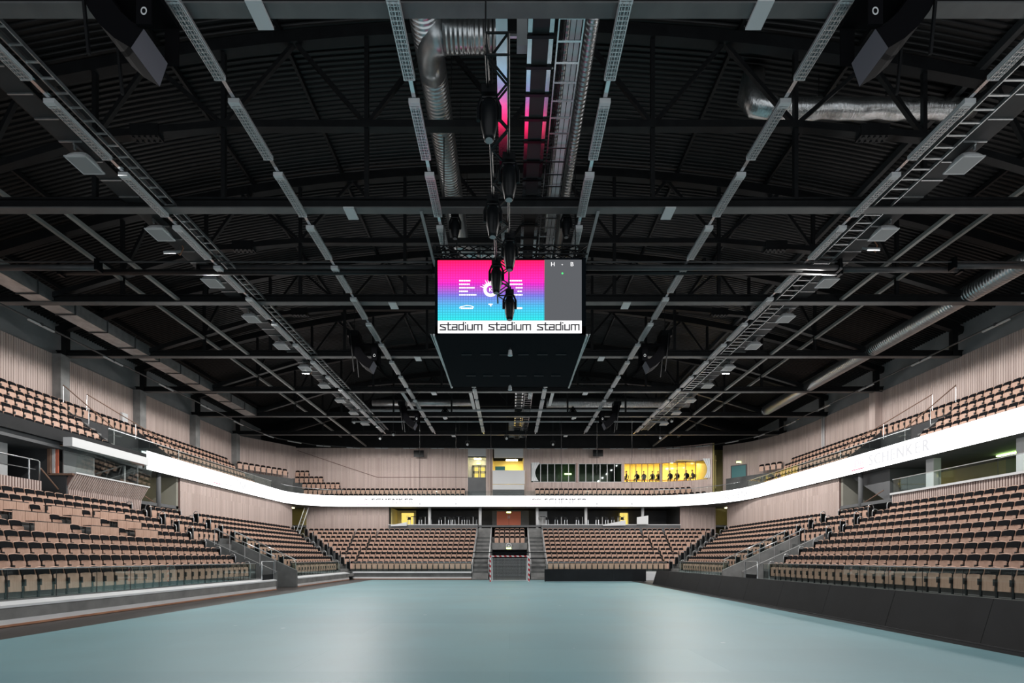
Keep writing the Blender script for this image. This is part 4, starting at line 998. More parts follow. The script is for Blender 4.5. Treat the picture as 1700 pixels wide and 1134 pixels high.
# ================================================================== ROOF
def zc(x): return 20.2 - x * x / 158.0          # underside of the arched top chord
m = MB(); pitch = .2; prof = [(0, 0), (.07, 0), (.1, .06), (.17, .06)]
xs = [-28.4 + 56.8 * i / 24 for i in range(25)]; ys = []
y = -8.0
while y < 56.5:
    for u, v in prof: ys.append((y + u, v))
    y += pitch
for (yy, v) in ys:
    for x in xs: m.v.append((x, yy, zc(x) + .62 + v))
nx = len(xs)
for j in range(len(ys) - 1):
    for i in range(nx - 1): a = j * nx + i; m.f.append([a, a + 1, a + nx + 1, a + nx]); m.m.append(0)
struct('ceiling', m, 'deck')
m = MB().box(-28.6, -8, 0, -28.3, 61, 17.2); m.box(28.3, -8, 0, 28.6, 61, 17.2); m.box(-28.6, 60.7, 0, 28.6, 61, 21); m.box(-28.6, 56.5, 17, 28.6, 61, 17.2); struct('wall_outer', m, 'dark_grey')
m = MB().box(21.5, 56.9, 7.6, 28.3, 57.1, 14.2); struct('wall_corner_back', m, 'yellow_wall')
ZT = 14.1                                       # underside of the straight tie
def za(x):
    x = abs(x)
    return 16.9 if x <= 10 else (16.9 - (x - 10) * .09 if x < 14.5 else 16.5 - (x - 14.5) * .30)
for k in range(7):
    Y = 11.1 + 6.4 * k
    t = thing('roof_truss', 'black steel roof truss spanning the hall, %s from the camera' % ordn(k), 'truss', (0, Y, ZT), 0, 'roof trusses')
    part('tie_flange', MB().box(-27.4, Y - .16, ZT - .04, 27.4, Y + .16, ZT + .0), 'flange', t, label='lower flange lightened as if lit')
    part('bottom_tie', MB().box(-27.4, Y - .12, ZT, 27.4, Y + .12, ZT + .06).box(-27.4, Y - .04, ZT + .06, 27.4, Y + .04, ZT + .3).box(-27.4, Y - .12, ZT + .3, 27.4, Y + .12, ZT + .36), 'steel', t)
    ax = [-22, -18.5, -14.5, -10, -5, 0, 5, 10, 14.5, 18.5, 22]; mm = MB()
    for a, b in zip(ax, ax[1:]): mm.bar((a, Y, za(a) + .12), (b, Y, za(b) + .12), .26, .24)
    part('middle_chord', mm, 'steel', t)
    mm = MB(); cx = [-27.4 + 54.8 * i / 20 for i in range(21)]
    for a, b in zip(cx, cx[1:]): mm.bar((a, Y, zc(a) + .2), (b, Y, zc(b) + .2), .32, .4)
    part('top_chord', mm, 'steel', t)
    for s in (-1, 1):
        for (a, b) in ((2.5, 0), (2.5, 5), (7.5, 5), (7.5, 10), (12.6, 10), (12.6, 14.5), (17, 14.5), (17, 18.5), (21.5, 18.5)):
            part('diagonal', MB().bar((s * a, Y, zc(a) + .1), (s * b, Y, za(b) + .15), .13), 'steel', t)
        for xx in (5, 10, 14.5, 18.5): part('post', MB().bar((s * xx, Y, ZT + .3), (s * xx, Y, zc(xx)), .14), 'steel', t)
        part('post', MB().bar((s * 26.9, Y, ZT), (s * 26.9, Y, zc(26.9)), .3), 'steel', t)
        mm = MB(); xg = s * 12.7; zz = za(12.7)          # bolted splice plates
        mm.box(xg - .5, Y - .16, zz - .08, xg + .5, Y + .16, zz + .34)
        for i in range(5):
            for dy in (-.1, .1): mm.box(xg - .42 + .2 * i, Y + dy - .025, zz - .12, xg - .36 + .2 * i, Y + dy + .025, zz - .08)
        part('splice_plate', mm, 'steel', t)
for i, X in enumerate((3.8, 8.0, 12.2, 16.4, 20.6, 24.8)):
    for s in (-1, 1):
        big_ = i == 3
        single('roof_purlin', MB().bar((s * X, 3, zc(X) + .5), (s * X, 55.3, zc(X) + .5), .2 if big_ else .11, .3 if big_ else .2), 'steel_grey' if big_ else 'steel', 'dark steel purlin under the roof sheets, %s from the ridge on the %s' % (ordn(i), SIDE[s]), 'beam', 'roof purlins')
for s in (-1, 1):
    for X, z, nm in ((18.5, 15.2, 'at the bent chord'), (15.8, 14.22, 'resting on the ties')):
        single('long_brace', MB().bar((s * X, 17.5, z), (s * X, 55, z), .14, .14), 'brace', 'long brace bar running lengthwise %s on the %s' % (nm, SIDE[s]), 'beam', 'long brace bars')
# ------------------------------------------------------------------ light rows
LZ = 13.82
def louvre(mb, L, W):
    for i in range(19): y = -L / 2 + L * i / 18; mb.box(-W / 2 + .02, y - .008, -.0, W / 2 - .02, y + .008, .035)
    for x in (-W / 2 + .02, -.006, W / 2 - .035): mb.box(x, -L / 2, -.002, x + .015, L / 2, .035)
    for x in (-W / 4, W / 4): mb.box(x - .006, -L / 2, 0, x + .006, L / 2, .03)
lp = None
for s in (-1, 1):
    for r, X in enumerate((2.5, 7.22, 12.05)):
        t = single('lighting_rail', MB().box(s * X - .05, 8, LZ + .13, s * X + .05, 48.6, LZ + .2), 'zinc', 'galvanised mounting rail of the %s light row on the %s' % (('innermost', 'middle', 'outermost')[r], SIDE[s]), 'rail', 'lighting rails')
        for j in range(15):
            Y = 10.7 + 2.5 * j + .88; lab = 'louvred batten light, %s in the %s row on the %s' % (ordn(j), ('inner', 'middle', 'outer')[r], SIDE[s])
            if lp is None:
                lp = thing('batten_light', lab, 'light fixture', (s * X, Y, LZ), 0, 'louvred batten lights'); L, W = 1.78, .29
                part('housing', MB().box(-W / 2, -L / 2 - .12, .03, -W / 2 + .012, L / 2, .12).box(W / 2 - .012, -L / 2 - .12, .03, W / 2, L / 2, .12).box(-W / 2, -L / 2 - .12, .0, W / 2, -L / 2 + .06, .12).box(-W / 2, L / 2 - .02, .0, W / 2, L / 2, .12), 'lamp_white', lp, False)
                part('reflector_pan', MB().box(-W / 2, -L / 2, .06, W / 2, L / 2, .12), 'lamp_grey', lp, False)
                lm = MB(); louvre(lm, L, W); part('louvre', lm, 'louvre', lp, False)
            else: dup(lp, (s * X, Y, LZ), 0, lab)
# ------------------------------------------------------------------ cable ladders and walkways
def ladder(name, lab, x0, x1, ya, yb, z, step, m='galv', rw=.035):
    t = thing(name, lab, 'cable ladder', ((x0 + x1) / 2, (ya + yb) / 2, z), 0, 'cable ladders')
    part('side_rail', MB().box(x0, ya, z, x0 + rw, yb, z + .1), m, t); part('side_rail', MB().box(x1 - rw, ya, z, x1, yb, z + .1), m, t)
    mm = MB(); y = ya
    while y < yb: mm.box(x0, y, z + .02, x1, y + .05, z + .05); y += step
    part_split('rung', mm, m, t); return t
ladder('cable_ladder', 'galvanised cable ladder beside the outer light row on the left', -12.0, -11.62, 9, 48, LZ + .35, .42)
ladder('cable_ladder', 'galvanised cable ladder beside the outer light row on the right', 12.62, 13.28, 9, 48, LZ + .3, .42)
t = ladder('cable_ladder', 'wide pale cable ladder beside the spiral duct near the ridge', 1.15, 1.77, 9, 52.5, 14.5, .53, 'zinc', .035)
part_split('perforated_tray', MB().box(1.46, 9, 14.62, 1.58, 40, 14.64).box(1.6, 9, 14.62, 1.72, 40, 14.64), 'white_paint', t)
cm = MB()
for x in (1.24, 1.29, 1.34): cm.tube([(x, 9, 14.62), (x, 40, 14.62)], .014, 5)
part_split('cable', cm, 'black', t)
def walkway(lab, x0, x1, ya, yb, z, step, pm_, rm_):
    t = thing('service_walkway', lab, 'walkway', ((x0 + x1) / 2, (ya + yb) / 2, z), 0, 'service walkways'); w_ = (x1 - x0) * .17
    mm = MB(); y = ya
    while y < yb: mm.box(x0 + w_, y + .03, z, x1 - w_, y + step - .03, z + .05); y += step
    part_split('floor_plate', mm, pm_, t)
    part('side_beam', MB().box(x0, ya, z - .02, x0 + w_, yb, z + .12), rm_, t); part('side_beam', MB().box(x1 - w_, ya, z - .02, x1, yb, z + .12), rm_, t)
    mm = MB(); y = ya
    while y < yb: mm.box(x0 - .02, y - .04, z - .06, x1 + .02, y + .04, z - .02); y += step
    part_split('cross_bar', mm, 'black', t)
walkway('narrow service walkway of dark plates along the ridge', .44, 1.06, 9, 52.8, 14.52, .762, 'plate', 'zinc')
for s, x0, x1 in ((-1, -13.4, -12.72), (1, 13.5, 14.2)):
    t = thing('service_walkway', 'dark grey service walkway outside the outer light row on the %s' % SIDE[s], 'walkway', ((x0 + x1) / 2, 28, LZ), 0, 'service walkways')
    mm = MB(); y = 8
    while y < 46: mm.box(x0, y + .012, LZ + .5, x1, y + .75, LZ + .55); y += .762
    part_split('floor_plate', mm, 'plate', t)
    part_split('edge_bar', MB().box(x0 - .04, 8, LZ + .5, x0, 46, LZ + .62).box(x1, 8, LZ + .5, x1 + .04, 46, LZ + .62), 'steel', t)
    mm = MB(); y = 8
    while y < 46: mm.box(x0, y - .01, LZ + .46, x1, y + .022, LZ + .5); y += .762
    part_split('plate_seam', mm, 'galv', t)
# floodlights along the walkways
fl = None
def flood_parts(t):
    b = MB(); n = 12
    rings = [(.17, .10, .36), (.22, .16, .30), (.27, .21, .18), (.27, .21, .12)]
    vs = []
    for (rx, ry, z) in rings:
        for k in range(n):
            a = 2 * math.pi * (k + .5) / n; c, s_ = math.cos(a), math.sin(a)
            q = max(abs(c), abs(s_)) ** .6; vs.append((rx * 1.25 * c / q, ry * 1.7 * s_ / q, z))
    b.add(vs, [(j * n + k, j * n + (k + 1) % n, (j + 1) * n + (k + 1) % n, (j + 1) * n + k) for j in range(3) for k in range(n)] + [list(range(n))])
    part('housing', b, 'lamp_white', t, False)
    part('front_glass', MB().box(-.3, -.32, .10, .3, .32, .12), 'lamp_grey', t, False)
    part('rim', MB().box(-.34, -.36, .1, -.3, .36, .14).box(.3, -.36, .1, .34, .36, .14).box(-.34, -.36, .1, .34, -.32, .14).box(-.34, .32, .1, .34, .36, .14), 'lamp_white', t, False)
    part('bracket', MB().bar((0, -.35, .3), (0, -.35, .47), .05).bar((0, .35, .3), (0, .35, .47), .05).bar((0, -.4, .45), (0, .4, .45), .05), 'galv', t, False)
    ld_ = bpy.data.lights.new('fill_spot', 'SPOT'); ld_.energy = FILL_W; ld_.spot_size = R(177); ld_.spot_blend = .08; ld_.shadow_soft_size = 0; ld_.color = (1, .97, .94)  # spot added as fill for the stands; the floodlights are unlit
    lo = bpy.data.objects.new('fill_spot', ld_); COL.objects.link(lo); lo.parent = t; lo.location = (0, 0, .06)
for s, X in ((-1, -13.0), (1, 13.9)):
    for j in range(10):
        Y = 15.3 + 3.3 * j; lab = 'pale trapezoid floodlight hung beside the walkway, %s along the %s' % (ordn(j), SIDE[s])
        loc = (X, Y, LZ + .0 if s > 0 else LZ + .0)
        if fl is None: fl = thing('floodlight', lab, 'floodlight', loc, 0, 'walkway floodlights'); flood_parts(fl)
        else: dup(fl, loc, 0, lab)
sq = None
for i, (X, Y, lab) in enumerate(((-13.3, 19.7, 'tilted square work lamp on the left walkway with orange cable'), (14.1, 19.5, 'tilted square work lamp on the right walkway with orange cable'), (-13.2, 32.5, 'tilted square work lamp far along the left walkway'), (14.0, 32.5, 'tilted square work lamp far along the right walkway'))):
    if sq is None:
        sq = thing('square_lamp', lab, 'lamp', (X, Y, 14.0), 0, 'square work lamps')
        part('lamp_face', MB().prism([(-.24, -.2), (.24, -.2), (.24, .2), (-.24, .2)], lambda u, v, q: (u, v * .8 - q * .5, v * .6 + q), -.06, .02), 'lamp_grey', sq, False)
        part('cable', MB().tube([(0, .1, .1), (.25, .1, -.1), (.35, .15, .2), (.2, .2, .5)], .02, 6), 'orange_wood', sq, False, 'orange cable')
    else: dup(sq, (X, Y, 14.0), 0, lab)
# flat panels under the ties
pp = None
for k in range(7):
    for s in (-1, 1):
        Y = 11.1 + 6.4 * k; lab = 'flat pale panel hung under the %s truss, %s of the ridge' % (ordn(k), SIDE[s])
        if pp is None:
            pp = thing('hung_panel', lab, 'panel', (s * 5.55, Y, 13.95), 0, 'flat hung panels')
            part('panel', MB().box(-.18, -.3, 0, .18, .3, .05), 'lamp_white', pp, False); part('hanger', MB().tube([(0, 0, .05), (0, 0, .18)], .02, 6), 'galv', pp, False)
        else: dup(pp, (s * 5.55, Y, 13.95), 0, lab)
# curtain roller tubes
for i, (a, b, yy, lab) in enumerate(((-22, 165, 444.5, 'left outer'), (100, 722, 452, 'left inner'), (330, 722, 444.5, 'upper left'), (968, 1394, 444.5, 'upper right'), (968, 1395, 452, 'right inner'), (1166, 1392, 443, 'middle right'), (1391, 1594, 448, 'lower right'), (1580, 1720, 441.5, 'right outer'))):
    Y = 20.6 + .34 * (0, 1, 2, 0, 1, 2, 1, 0)[i]; p, q = px(a, yy, Y), px(b, yy, Y); q.z = p.z
    t = thing('curtain_roller', 'dark roller tube of the dividing curtain, %s length' % lab, 'roller', (p + q) / 2, 0, 'curtain rollers')
    part('tube', MB().tube([p, q], .11, 12), 'steel_grey' if i not in (1, 4) else 'steel', t, sm=True); part('bearing', MB().box(q.x - .1, Y - .15, q.z - .15, q.x + .02, Y + .15, q.z + .3), 'black', t); part('bearing', MB().box(p.x - .02, Y - .15, p.z - .15, p.x + .1, Y + .15, p.z + .3), 'black', t)
single('curtain_beam', MB().tube([px(-22, 435, 20.6), px(724, 435, 20.6)], .03, 6), 'steel_grey', 'thin rod above the curtain rollers left of the cube', 'rod'); single('curtain_beam', MB().tube([px(968, 435, 20.6), px(1720, 435, 20.6)], .03, 6), 'steel_grey', 'thin rod above the curtain rollers right of the cube', 'rod')
# ------------------------------------------------------------------ ducts
def elbow(p0, c, p1, n=6): return [Vector(p0).lerp(Vector(c), i / n).lerp(Vector(c).lerp(Vector(p1), i / n), i / n) for i in range(n + 1)]
t = thing('spiral_duct', 'large silver spiral duct running along the ridge left of the walkway', 'duct', (-2.55, 19, 18.1))
part('main_pipe', MB().tube([(-2.55, 13, 18.1), (-2.55, 25.4, 18.1)] , .46, 20), 'duct_y', t, sm=True)
part('branch', MB().tube([(-2.0, 15.2, 17.75), (-.35, 15.2, 17.75)], .4, 20), 'duct_x', t, sm=True); part('branch_elbow', MB().tube(elbow((-2.55, 16.6, 18.0), (-2.6, 15.2, 17.8), (-2.0, 15.2, 17.75)), .42, 20), 'galv', t, sm=True)
part('end_elbow', MB().tube(elbow((-2.55, 25.4, 18.1), (-2.55, 26.4, 18.1), (-1.6, 26.4, 18.1)), .44, 20), 'galv', t, sm=True); part('end_branch', MB().tube([(-1.6, 26.4, 18.1), (.6, 26.4, 18.1)], .36, 18), 'duct_x', t, sm=True)
mm = MB()
for y in (14, 17.2, 20.4, 23.6): mm.tube([(-2.0, y, 18.1), (-2.0, y, 20.6)], .012, 5); mm.tube([(-3.05, y, 18.1), (-3.05, y, 20.6)], .012, 5)
part_split('hanger_wire', mm, 'steel', t)
t = thing('spiral_duct', 'slim silver spiral duct running along the ridge right of the cable ladder', 'duct', (2.05, 19, 15.2)); part('main_pipe', MB().tube([(2.05, 9, 15.2), (2.05, 22.3, 15.2)], .17, 16), 'duct_y', t, sm=True); part('end_cap', MB().tube([(2.05, 22.3, 15.2), (2.05, 22.5, 15.2)], .18, 16), 'galv', t, sm=True)
part('second_pipe', MB().tube([(1.42, 9, 15.0), (1.42, 20, 15.0)], .07, 12), 'duct_y', t, sm=True)
t = thing('foil_duct', 'crumpled foil insulated duct crossing under the roof on the right', 'duct', (13, 18.6, 18.7))
pts = [Vector((9.2, 18.9, 20.1)), Vector((9.05, 18.8, 19.3)), Vector((9.2, 18.6, 18.75)), Vector((9.9, 18.6, 18.6))] + [Vector((9.9 + .35 * i, 18.6, 18.62 + .02 * math.sin(i * 1.3))) for i in range(1, 22)]
rs = [.42, .46, .42, .36] + [.345 + .022 * math.sin(i * 2.1) for i in range(1, 22)]
part('foil_sleeve', MB().tube(pts, rs, 22), 'foil', t, sm=True)
mm = MB()
for x in (11.5, 14, 16.2): mm.tube([(x, 18.6, 18.9), (x, 18.6, 19.9)], .015, 5)
part_split('hanger_wire', mm, 'steel', t)
t = thing('side_duct', 'long silver spiral duct hung under the roof along the right side', 'duct', (21.9, 32, 14.5)); part('main_pipe', MB().tube([(21.9, 12, 14.5), (21.9, 42.5, 14.5)], .42, 20), 'duct_y', t, sm=True); part('end_cone', MB().tube([(21.9, 42.5, 14.5), (21.9, 43.3, 14.5)], [.42, .25], 20), 'galv', t, sm=True)
t = thing('side_duct', 'long flat grey duct hung under the roof along the left side', 'duct', (-22.2, 32, 14.4)); part('main_pipe', MB().box(-22.7, 12, 14.1, -21.75, 43, 14.7), 'galv', t)
mm = MB(); y = 13
while y < 43: mm.box(-22.74, y, 14.06, -21.71, y + .05, 14.74); y += 2.0
part_split('flange', mm, 'steel_grey', t)
# perimeter rail with unlit tube lights
for s in (-1, 1):
    X = s * (23.7 if s < 0 else 24.6); pts = [(X, 10), (X, 46)] + ([( -23.0, 49.5), (-20.5, 52.3), (-16.5, 53.6), (0, 53.9)] if s < 0 else [(23.9, 49.0), (21.6, 52.0), (19.5, 53.2), (16.5, 53.9), (0, 53.9)])
    single('perimeter_rail', MB().tube([(x, y, 13.74) for x, y in pts], .045, 6), 'steel_grey', 'thin perimeter lighting rail under the roof edge on the %s' % SIDE[s], 'rail', 'perimeter rails')
    tot = sum(math.dist(a, b) for a, b in zip(pts, pts[1:])); d = 1.5; j = 0
    while d < tot - 1.2:
        (x, y), (tx, ty) = path_at(pts, d)
        t = thing('tube_light', 'unlit tube light on the %s perimeter rail, %s from the camera' % (SIDE[s], ordn(j)), 'light fixture', (x, y, 13.66), 0, 'perimeter tube lights')
        part('tube', MB().bar((x - tx * .7, y - ty * .7, 13.66), (x + tx * .7, y + ty * .7, 13.66), .09, .07), 'lamp_white', t); part('clip', MB().box(x - .06, y - .06, 13.66, x + .06, y + .06, 13.8), 'steel_grey', t); d += 4.6 if y < 46 and d + 4 < 44 else 3.0; j += 1
# far end services
ladder_f = thing('cable_ladder', 'long cable ladder crossing the hall below the far trusses', 'cable ladder', (0, 46.3, 15.6), 0, 'cable ladders')
part('side_rail', MB().box(-14, 46.2, 15.55, 15, 46.24, 15.67), 'galv', ladder_f); part('side_rail', MB().box(-14, 46.7, 15.55, 15, 46.74, 15.67), 'galv', ladder_f)
mm = MB(); x = -14
while x < 15: mm.box(x, 46.2, 15.58, x + .07, 46.74, 15.62); x += .42
part_split('rung', mm, 'white_paint', ladder_f); part('side_plate', MB().box(-14, 46.16, 15.32, 15, 46.2, 15.55), 'white_paint', ladder_f)
t = thing('cross_duct', 'rectangular grey duct crossing the hall at the far end', 'duct', (8, 47.4, 16.5)); part('main_pipe', MB().tube([(3.5, 47.4, 16.6), (17, 47.4, 16.6)], .45, 16), 'duct_x', t, sm=True); part('rear_pipe', MB().tube([(-13, 47.4, 16.6), (-3.5, 47.4, 16.6)], .3, 16), 'galv', t, sm=True)
for i, (X, y0, y1) in enumerate(((-8.2, 37.5, 42.5), (-3.0, 36.9, 42.5), (3.3, 36.9, 41.5), (-12.6, 37, 43))): single('pale_rail', MB().box(X - .12, y0, ZT + .4, X + .12, y1, ZT + .46), 'lamp_white', 'pale flat rail behind the cube, %s from the left' % ('second', 'third', 'fourth', 'first')[i], 'rail', 'pale flat rails')
mm = MB(); y = 47.5; t = thing('far_grating', 'ribbed walkway panel at the far end of the ridge', 'walkway', (.8, 50, 14.9))
while y < 53.5: mm.box(-.05, y, 14.8, 1.35, y + .2, 14.85); y += .42
part_split('slat', mm, 'lamp_grey', t); part('side_rail', MB().box(-.12, 47.3, 14.78, -.05, 53.8, 14.9).box(1.35, 47.3, 14.78, 1.42, 53.8, 14.9), 'steel', t)
single('speaker_bar', MB().tube([(-14, 44.4, 14.0), (14, 44.4, 14.0)], .07, 8), 'lamp_grey', 'pale pipe crossing the hall behind the cube', 'pipe')
for i, xx in enumerate((737, 1062)):
    pass
for i, (xx, yy, Y) in enumerate(((631, 724, 49.2), (653, 718, 49.2), (841, 724, 49.2), (776, 734, 50), (918, 734, 50), (1096, 723, 49.2), (588, 697, 45), (1115, 695, 45))):
    p = px(xx, yy, Y); t = thing('small_spot', 'small pale spotlight hung at the far end, %s in the cluster' % ordn(i), 'spotlight', p, 0, 'small far spotlights')
    part('lamp_head', MB().tube([p + Vector((0, .1, -.1)), p + Vector((0, -.05, -.28))], [.07, .12], 10), 'lamp_white', t); part('yoke', MB().bar(p + Vector((-.2, 0, -.2)), p + Vector((-.2, 0, .1)), .04).bar(p + Vector((.2, 0, -.2)), p + Vector((.2, 0, .1)), .04).bar(p + Vector((-.2, 0, .1)), p + Vector((.2, 0, .1)), .05).bar(p + Vector((0, 0, .1)), Vector((p.x, p.y, max(p.z + .3, zc(p.x) + .3))), .03), 'steel_grey', t)
# ------------------------------------------------------------------ VIDEO CUBE
ZF, ZB = 17.4, 22.6
A, B = px(725, 430, ZF), px(967, 556, ZF); x0, x1, zt, zb = A.x, B.x, A.z, B.z
cu = thing('video_cube', 'large video scoreboard cube hanging over the court', 'scoreboard', ((x0 + x1) / 2, 20, zb))
body = MB(); body.box(x0 - .06, ZF, zb - .03, x1 + .12, ZB, zb + .3); body.box(x0 - .06, ZF, zb, x0 + .1, ZB, zt + .05); body.box(x1 - .1, ZF, zb, x1 + .12, ZB, zt + .05); body.box(x0, ZF + .02, zb, x1, ZF + .2, zt + .05); body.box(x0, ZB - .2, zb, x1, ZB, zt); body.box(x0, ZF, zt - .1, x1, ZB, zt + .04)
part('casing', body, 'cube_black', cu)
def sx(p): return (p - 846) / F * ZF
def sz(p): return CH + (926 - p) / F * ZF
part('main_screen', MB().box(sx(727), ZF - .03, sz(533), sx(903.5), ZF - .01, sz(433)), 'screen', cu)
part('stats_screen', MB().box(sx(903.5), ZF - .03, sz(533), sx(965.5), ZF - .01, sz(432)), 'scr_grey', cu, label='grey scoring screen')
part('banner_screen', MB().box(sx(727), ZF - .03, sz(553.5), sx(965.5), ZF - .01, sz(533)), 'scr_white', cu, label='white banner strip')
Lm = MB()
GL = {'s': [((0, .0), (.62, 0)), ((.62, 0), (.62, .24)), ((.62, .24), (.05, .42)), ((.05, .42), (.05, .62)), ((.05, .62), (.6, .62))],
      't': [((.18, .85), (.18, 0)), ((.18, 0), (.5, 0)), ((-.02, .62), (.5, .62))],
      'a': [((.08, .62), (.6, .62)), ((.6, .62), (.6, 0)), ((.6, 0), (.05, 0)), ((.05, 0), (.05, .33)), ((.05, .33), (.6, .33))],
      'd': [((.6, .9), (.6, 0)), ((.6, 0), (.05, 0)), ((.05, 0), (.05, .62)), ((.05, .62), (.6, .62))],
      'i': [((.06, 0), (.06, .52)), ((.06, .84), (.06, .86))],
      'u': [((.05, .62), (.05, 0)), ((.05, 0), (.6, 0)), ((.6, 0), (.6, .62))],
      'm': [((.05, 0), (.05, .62)), ((.05, .62), (.95, .62)), ((.5, .62), (.5, 0)), ((.95, .62), (.95, 0))]}
GW = {'s': .78, 't': .62, 'a': .78, 'd': .78, 'i': .26, 'u': .78, 'm': 1.1}
def logo_word(xp0, xp1, yb, yt):

    tot = sum(GW[c] for c in 'stadium'); u = (sx(xp1) - sx(xp0)) / tot; h = (sz(yt) - sz(yb)) / .95; x = sx(xp0)
    for c in 'stadium':
        for (a, b), (d, e) in GL[c]:
            p, q = Vector((x + a * u, ZF - .04, sz(yb) + b * h)), Vector((x + d * u, ZF - .04, sz(yb) + e * h)); dd = (q - p).normalized() * .022
            Lm.bar(p - dd, q + dd, .035, .004, (0, 1, 0)) if False else Lm.bar(p - dd, q + dd, .006, .038, (0, 0, 1) if abs(dd.z) < 1e-4 else (1, 0, 0)) if False else Lm.add(*quad_line(p - dd, q + dd, .047))
        x += GW[c] * u
def quad_line(p, q, w):
    d = (q - p).normalized(); n = Vector((-d.z, 0, d.x)) * w / 2
    return [p - n, q - n, q + n, p + n], [(0, 1, 2, 3)]
for a in (731, 811.5, 892):
    Lm = MB(); logo_word(a, a + 71, 548.5, 535.5); part('banner_lettering', Lm, 'scr_ink', cu, label='dark lettering stadium')
Wm = MB()
def blocks(xp0, xp1, yp, hh, seed, right=False):
    rr = random.Random(seed); x = xp0
    while x < xp1 - 1:
        w_ = rr.uniform(1.6, 3.6); Wm.add([(sx(x), ZF - .04, sz(yp + hh)), (sx(min(x + w_, xp1)), ZF - .04, sz(yp + hh)), (sx(min(x + w_, xp1)), ZF - .04, sz(yp)), (sx(x), ZF - .04, sz(yp))], [(0, 1, 2, 3)]); x += w_ + .5
for i, (a, b) in enumerate(((762.5, 782), (762.5, 780), (762.5, 788), (762.5, 777), (762.5, 791))): blocks(a, b, 466 + 5.8 * i, 2.4, i)
for i, (a, b) in enumerate(((846, 867.5), (846, 867.5), (856, 867.5), (859, 867.5), (852, 867.5))): blocks(a, b, 466 + 5.8 * i, 2.4, 20 + i)
cc = (sx(814.5), sz(482)); disc(Wm, cc, .14, .25, ZF - .04, 30)
for i in range(9):
    a = R(50 + 14 * i); Wm.add([(cc[0] + .24 * math.cos(a - .1), ZF - .04, cc[1] + .24 * math.sin(a - .1)), (cc[0] + .24 * math.cos(a + .1), ZF - .04, cc[1] + .24 * math.sin(a + .1)), (cc[0] + (.30 + .05 * (i % 3)) * math.cos(a), ZF - .04, cc[1] + (.30 + .05 * (i % 3)) * math.sin(a))], [(0, 1, 2)])
text_into(Wm, 'K', lambda u, v: (cc[0] - .06 + u, ZF - .04, cc[1] - .07 + v), .2)
# car-like outline logo, small emblem
car = [(763, 513), (764, 510.5), (769, 509.5), (774, 508), (781, 508.5), (787, 511)]
for a, b in zip(car, car[1:]): Wm.add(*quad_line(Vector((sx(a[0]), ZF - .04, sz(a[1]))), Vector((sx(b[0]), ZF - .04, sz(b[1]))), .025))
blocks(765, 787, 511.5, 2.4, 50); blocks(811, 818, 505, 2, 51); blocks(813.5, 816, 507, 2.5, 52); blocks(855, 867, 511, 3, 53)
part('screen_graphics', Wm, 'scr_white', cu)
Hm = MB()
text_into(Hm, 'H', lambda u, v: (sx(914) + u, ZF - .04, sz(443) + v), .21, 1, .1); text_into(Hm, 'B', lambda u, v: (sx(946.5) + u, ZF - .04, sz(443) + v), .21, 1, .1)
text_into(Hm, '+', lambda u, v: (sx(931.5) + u, ZF - .04, sz(442.5) + v), .12)
part('score_letters', Hm, 'scr_white', cu, label='white letters H and B'); part('score_dot', disc(MB(), (sx(933.5), sz(455)), 0, .035, ZF - .04, 10), 'scr_green', cu, label='green dot')
mm = MB()
for xx in (x0 - .1, x1 + .16): mm.bar((xx, ZF, zb), (xx, ZB + .2, zb), .07).bar((xx - .1 * (1 if xx > 0 else -1) * -1, ZF, zb + .02), (xx, ZB, zb + .02), .03)
part_split('edge_rail', mm, 'galv', cu)
mm = MB()
for y in (19, 21.2):
    for i in range(6): x = x0 + .7 + .72 * i; mm.box(x, y, zb - .045, x + .4, y + .03, zb - .03)
part_split('underside_vent', mm, 'steel_grey', cu)
mm = MB()
def box_truss(mb, a, b, w, h, step, r=.025):
    a, b = Vector(a), Vector(b); d = (b - a); L = d.length; d /= L; sd = d.cross(Vector((0, 0, 1))).normalized() * w / 2; up = Vector((0, 0, h / 2))
    cs = [sd + up, sd - up, -sd - up, -sd + up]
    for c in cs: mb.tube([a + c, b + c], r, 6)
    n = max(1, int(L / step))
    for i in range(n):
        p, q = a + d * (L * i / n), a + d * (L * (i + 1) / n)
        for j in range(4):
            c, e = cs[j], cs[(j + 1) % 4]
            mb.bar(p + (c if i % 2 else e), q + (e if i % 2 else c), r * 1.1); 
            if i == 0 or i == n - 1: mb.bar(p + c, p + e, r)
    return mb
for (a, b) in (((x0 - .15, ZF + .3, zt + .42), (x1 + .2, ZF + .3, zt + .42)), ((x0 - .15, ZB - .3, zt + .42), (x1 + .2, ZB - .3, zt + .42)), ((x0 + .1, ZF + .3, zt + .42), (x0 + .1, ZB - .3, zt + .42)), ((x1 - .05, ZF + .3, zt + .42), (x1 - .05, ZB - .3, zt + .42))): box_truss(mm, a, b, .3, .3, .4)
part('hanging_frame', mm, 'black', cu)
mm = MB()
for xx in (x0 + .2, x1 - .2):
    for yy in (ZF + .4, ZB - .4): mm.tube([(xx, yy, zt + .5), (xx, yy, 16.9)], .02, 5)
part_split('hoist_cable', mm, 'steel', cu)
for yy in (18.4, 22.2):
    p = Vector((0.02, yy, zb - .12)); t = thing('cube_microphone', 'small pale camera unit under the %s edge of the video cube' % ('front' if yy < 20 else 'rear'), 'camera', p, 0, 'units under the cube')
    part('body', MB().tube([p + Vector((0, 0, -.2)), p + Vector((0, 0, .0))], [.09, .06], 10), 'lamp_white', t); part('stem', MB().tube([p, p + Vector((0, 0, .12))], .02, 6), 'steel_grey', t)
for s in (-1, 1): single('cube_beam', MB().bar((s * 3.1, 17.5, 14.05), (s * 3.1, 21.2, 14.05), .1, .06), 'lamp_grey', 'grey beam reaching from the truss to the %s side of the cube' % SIDE[s], 'beam', 'cube beams')
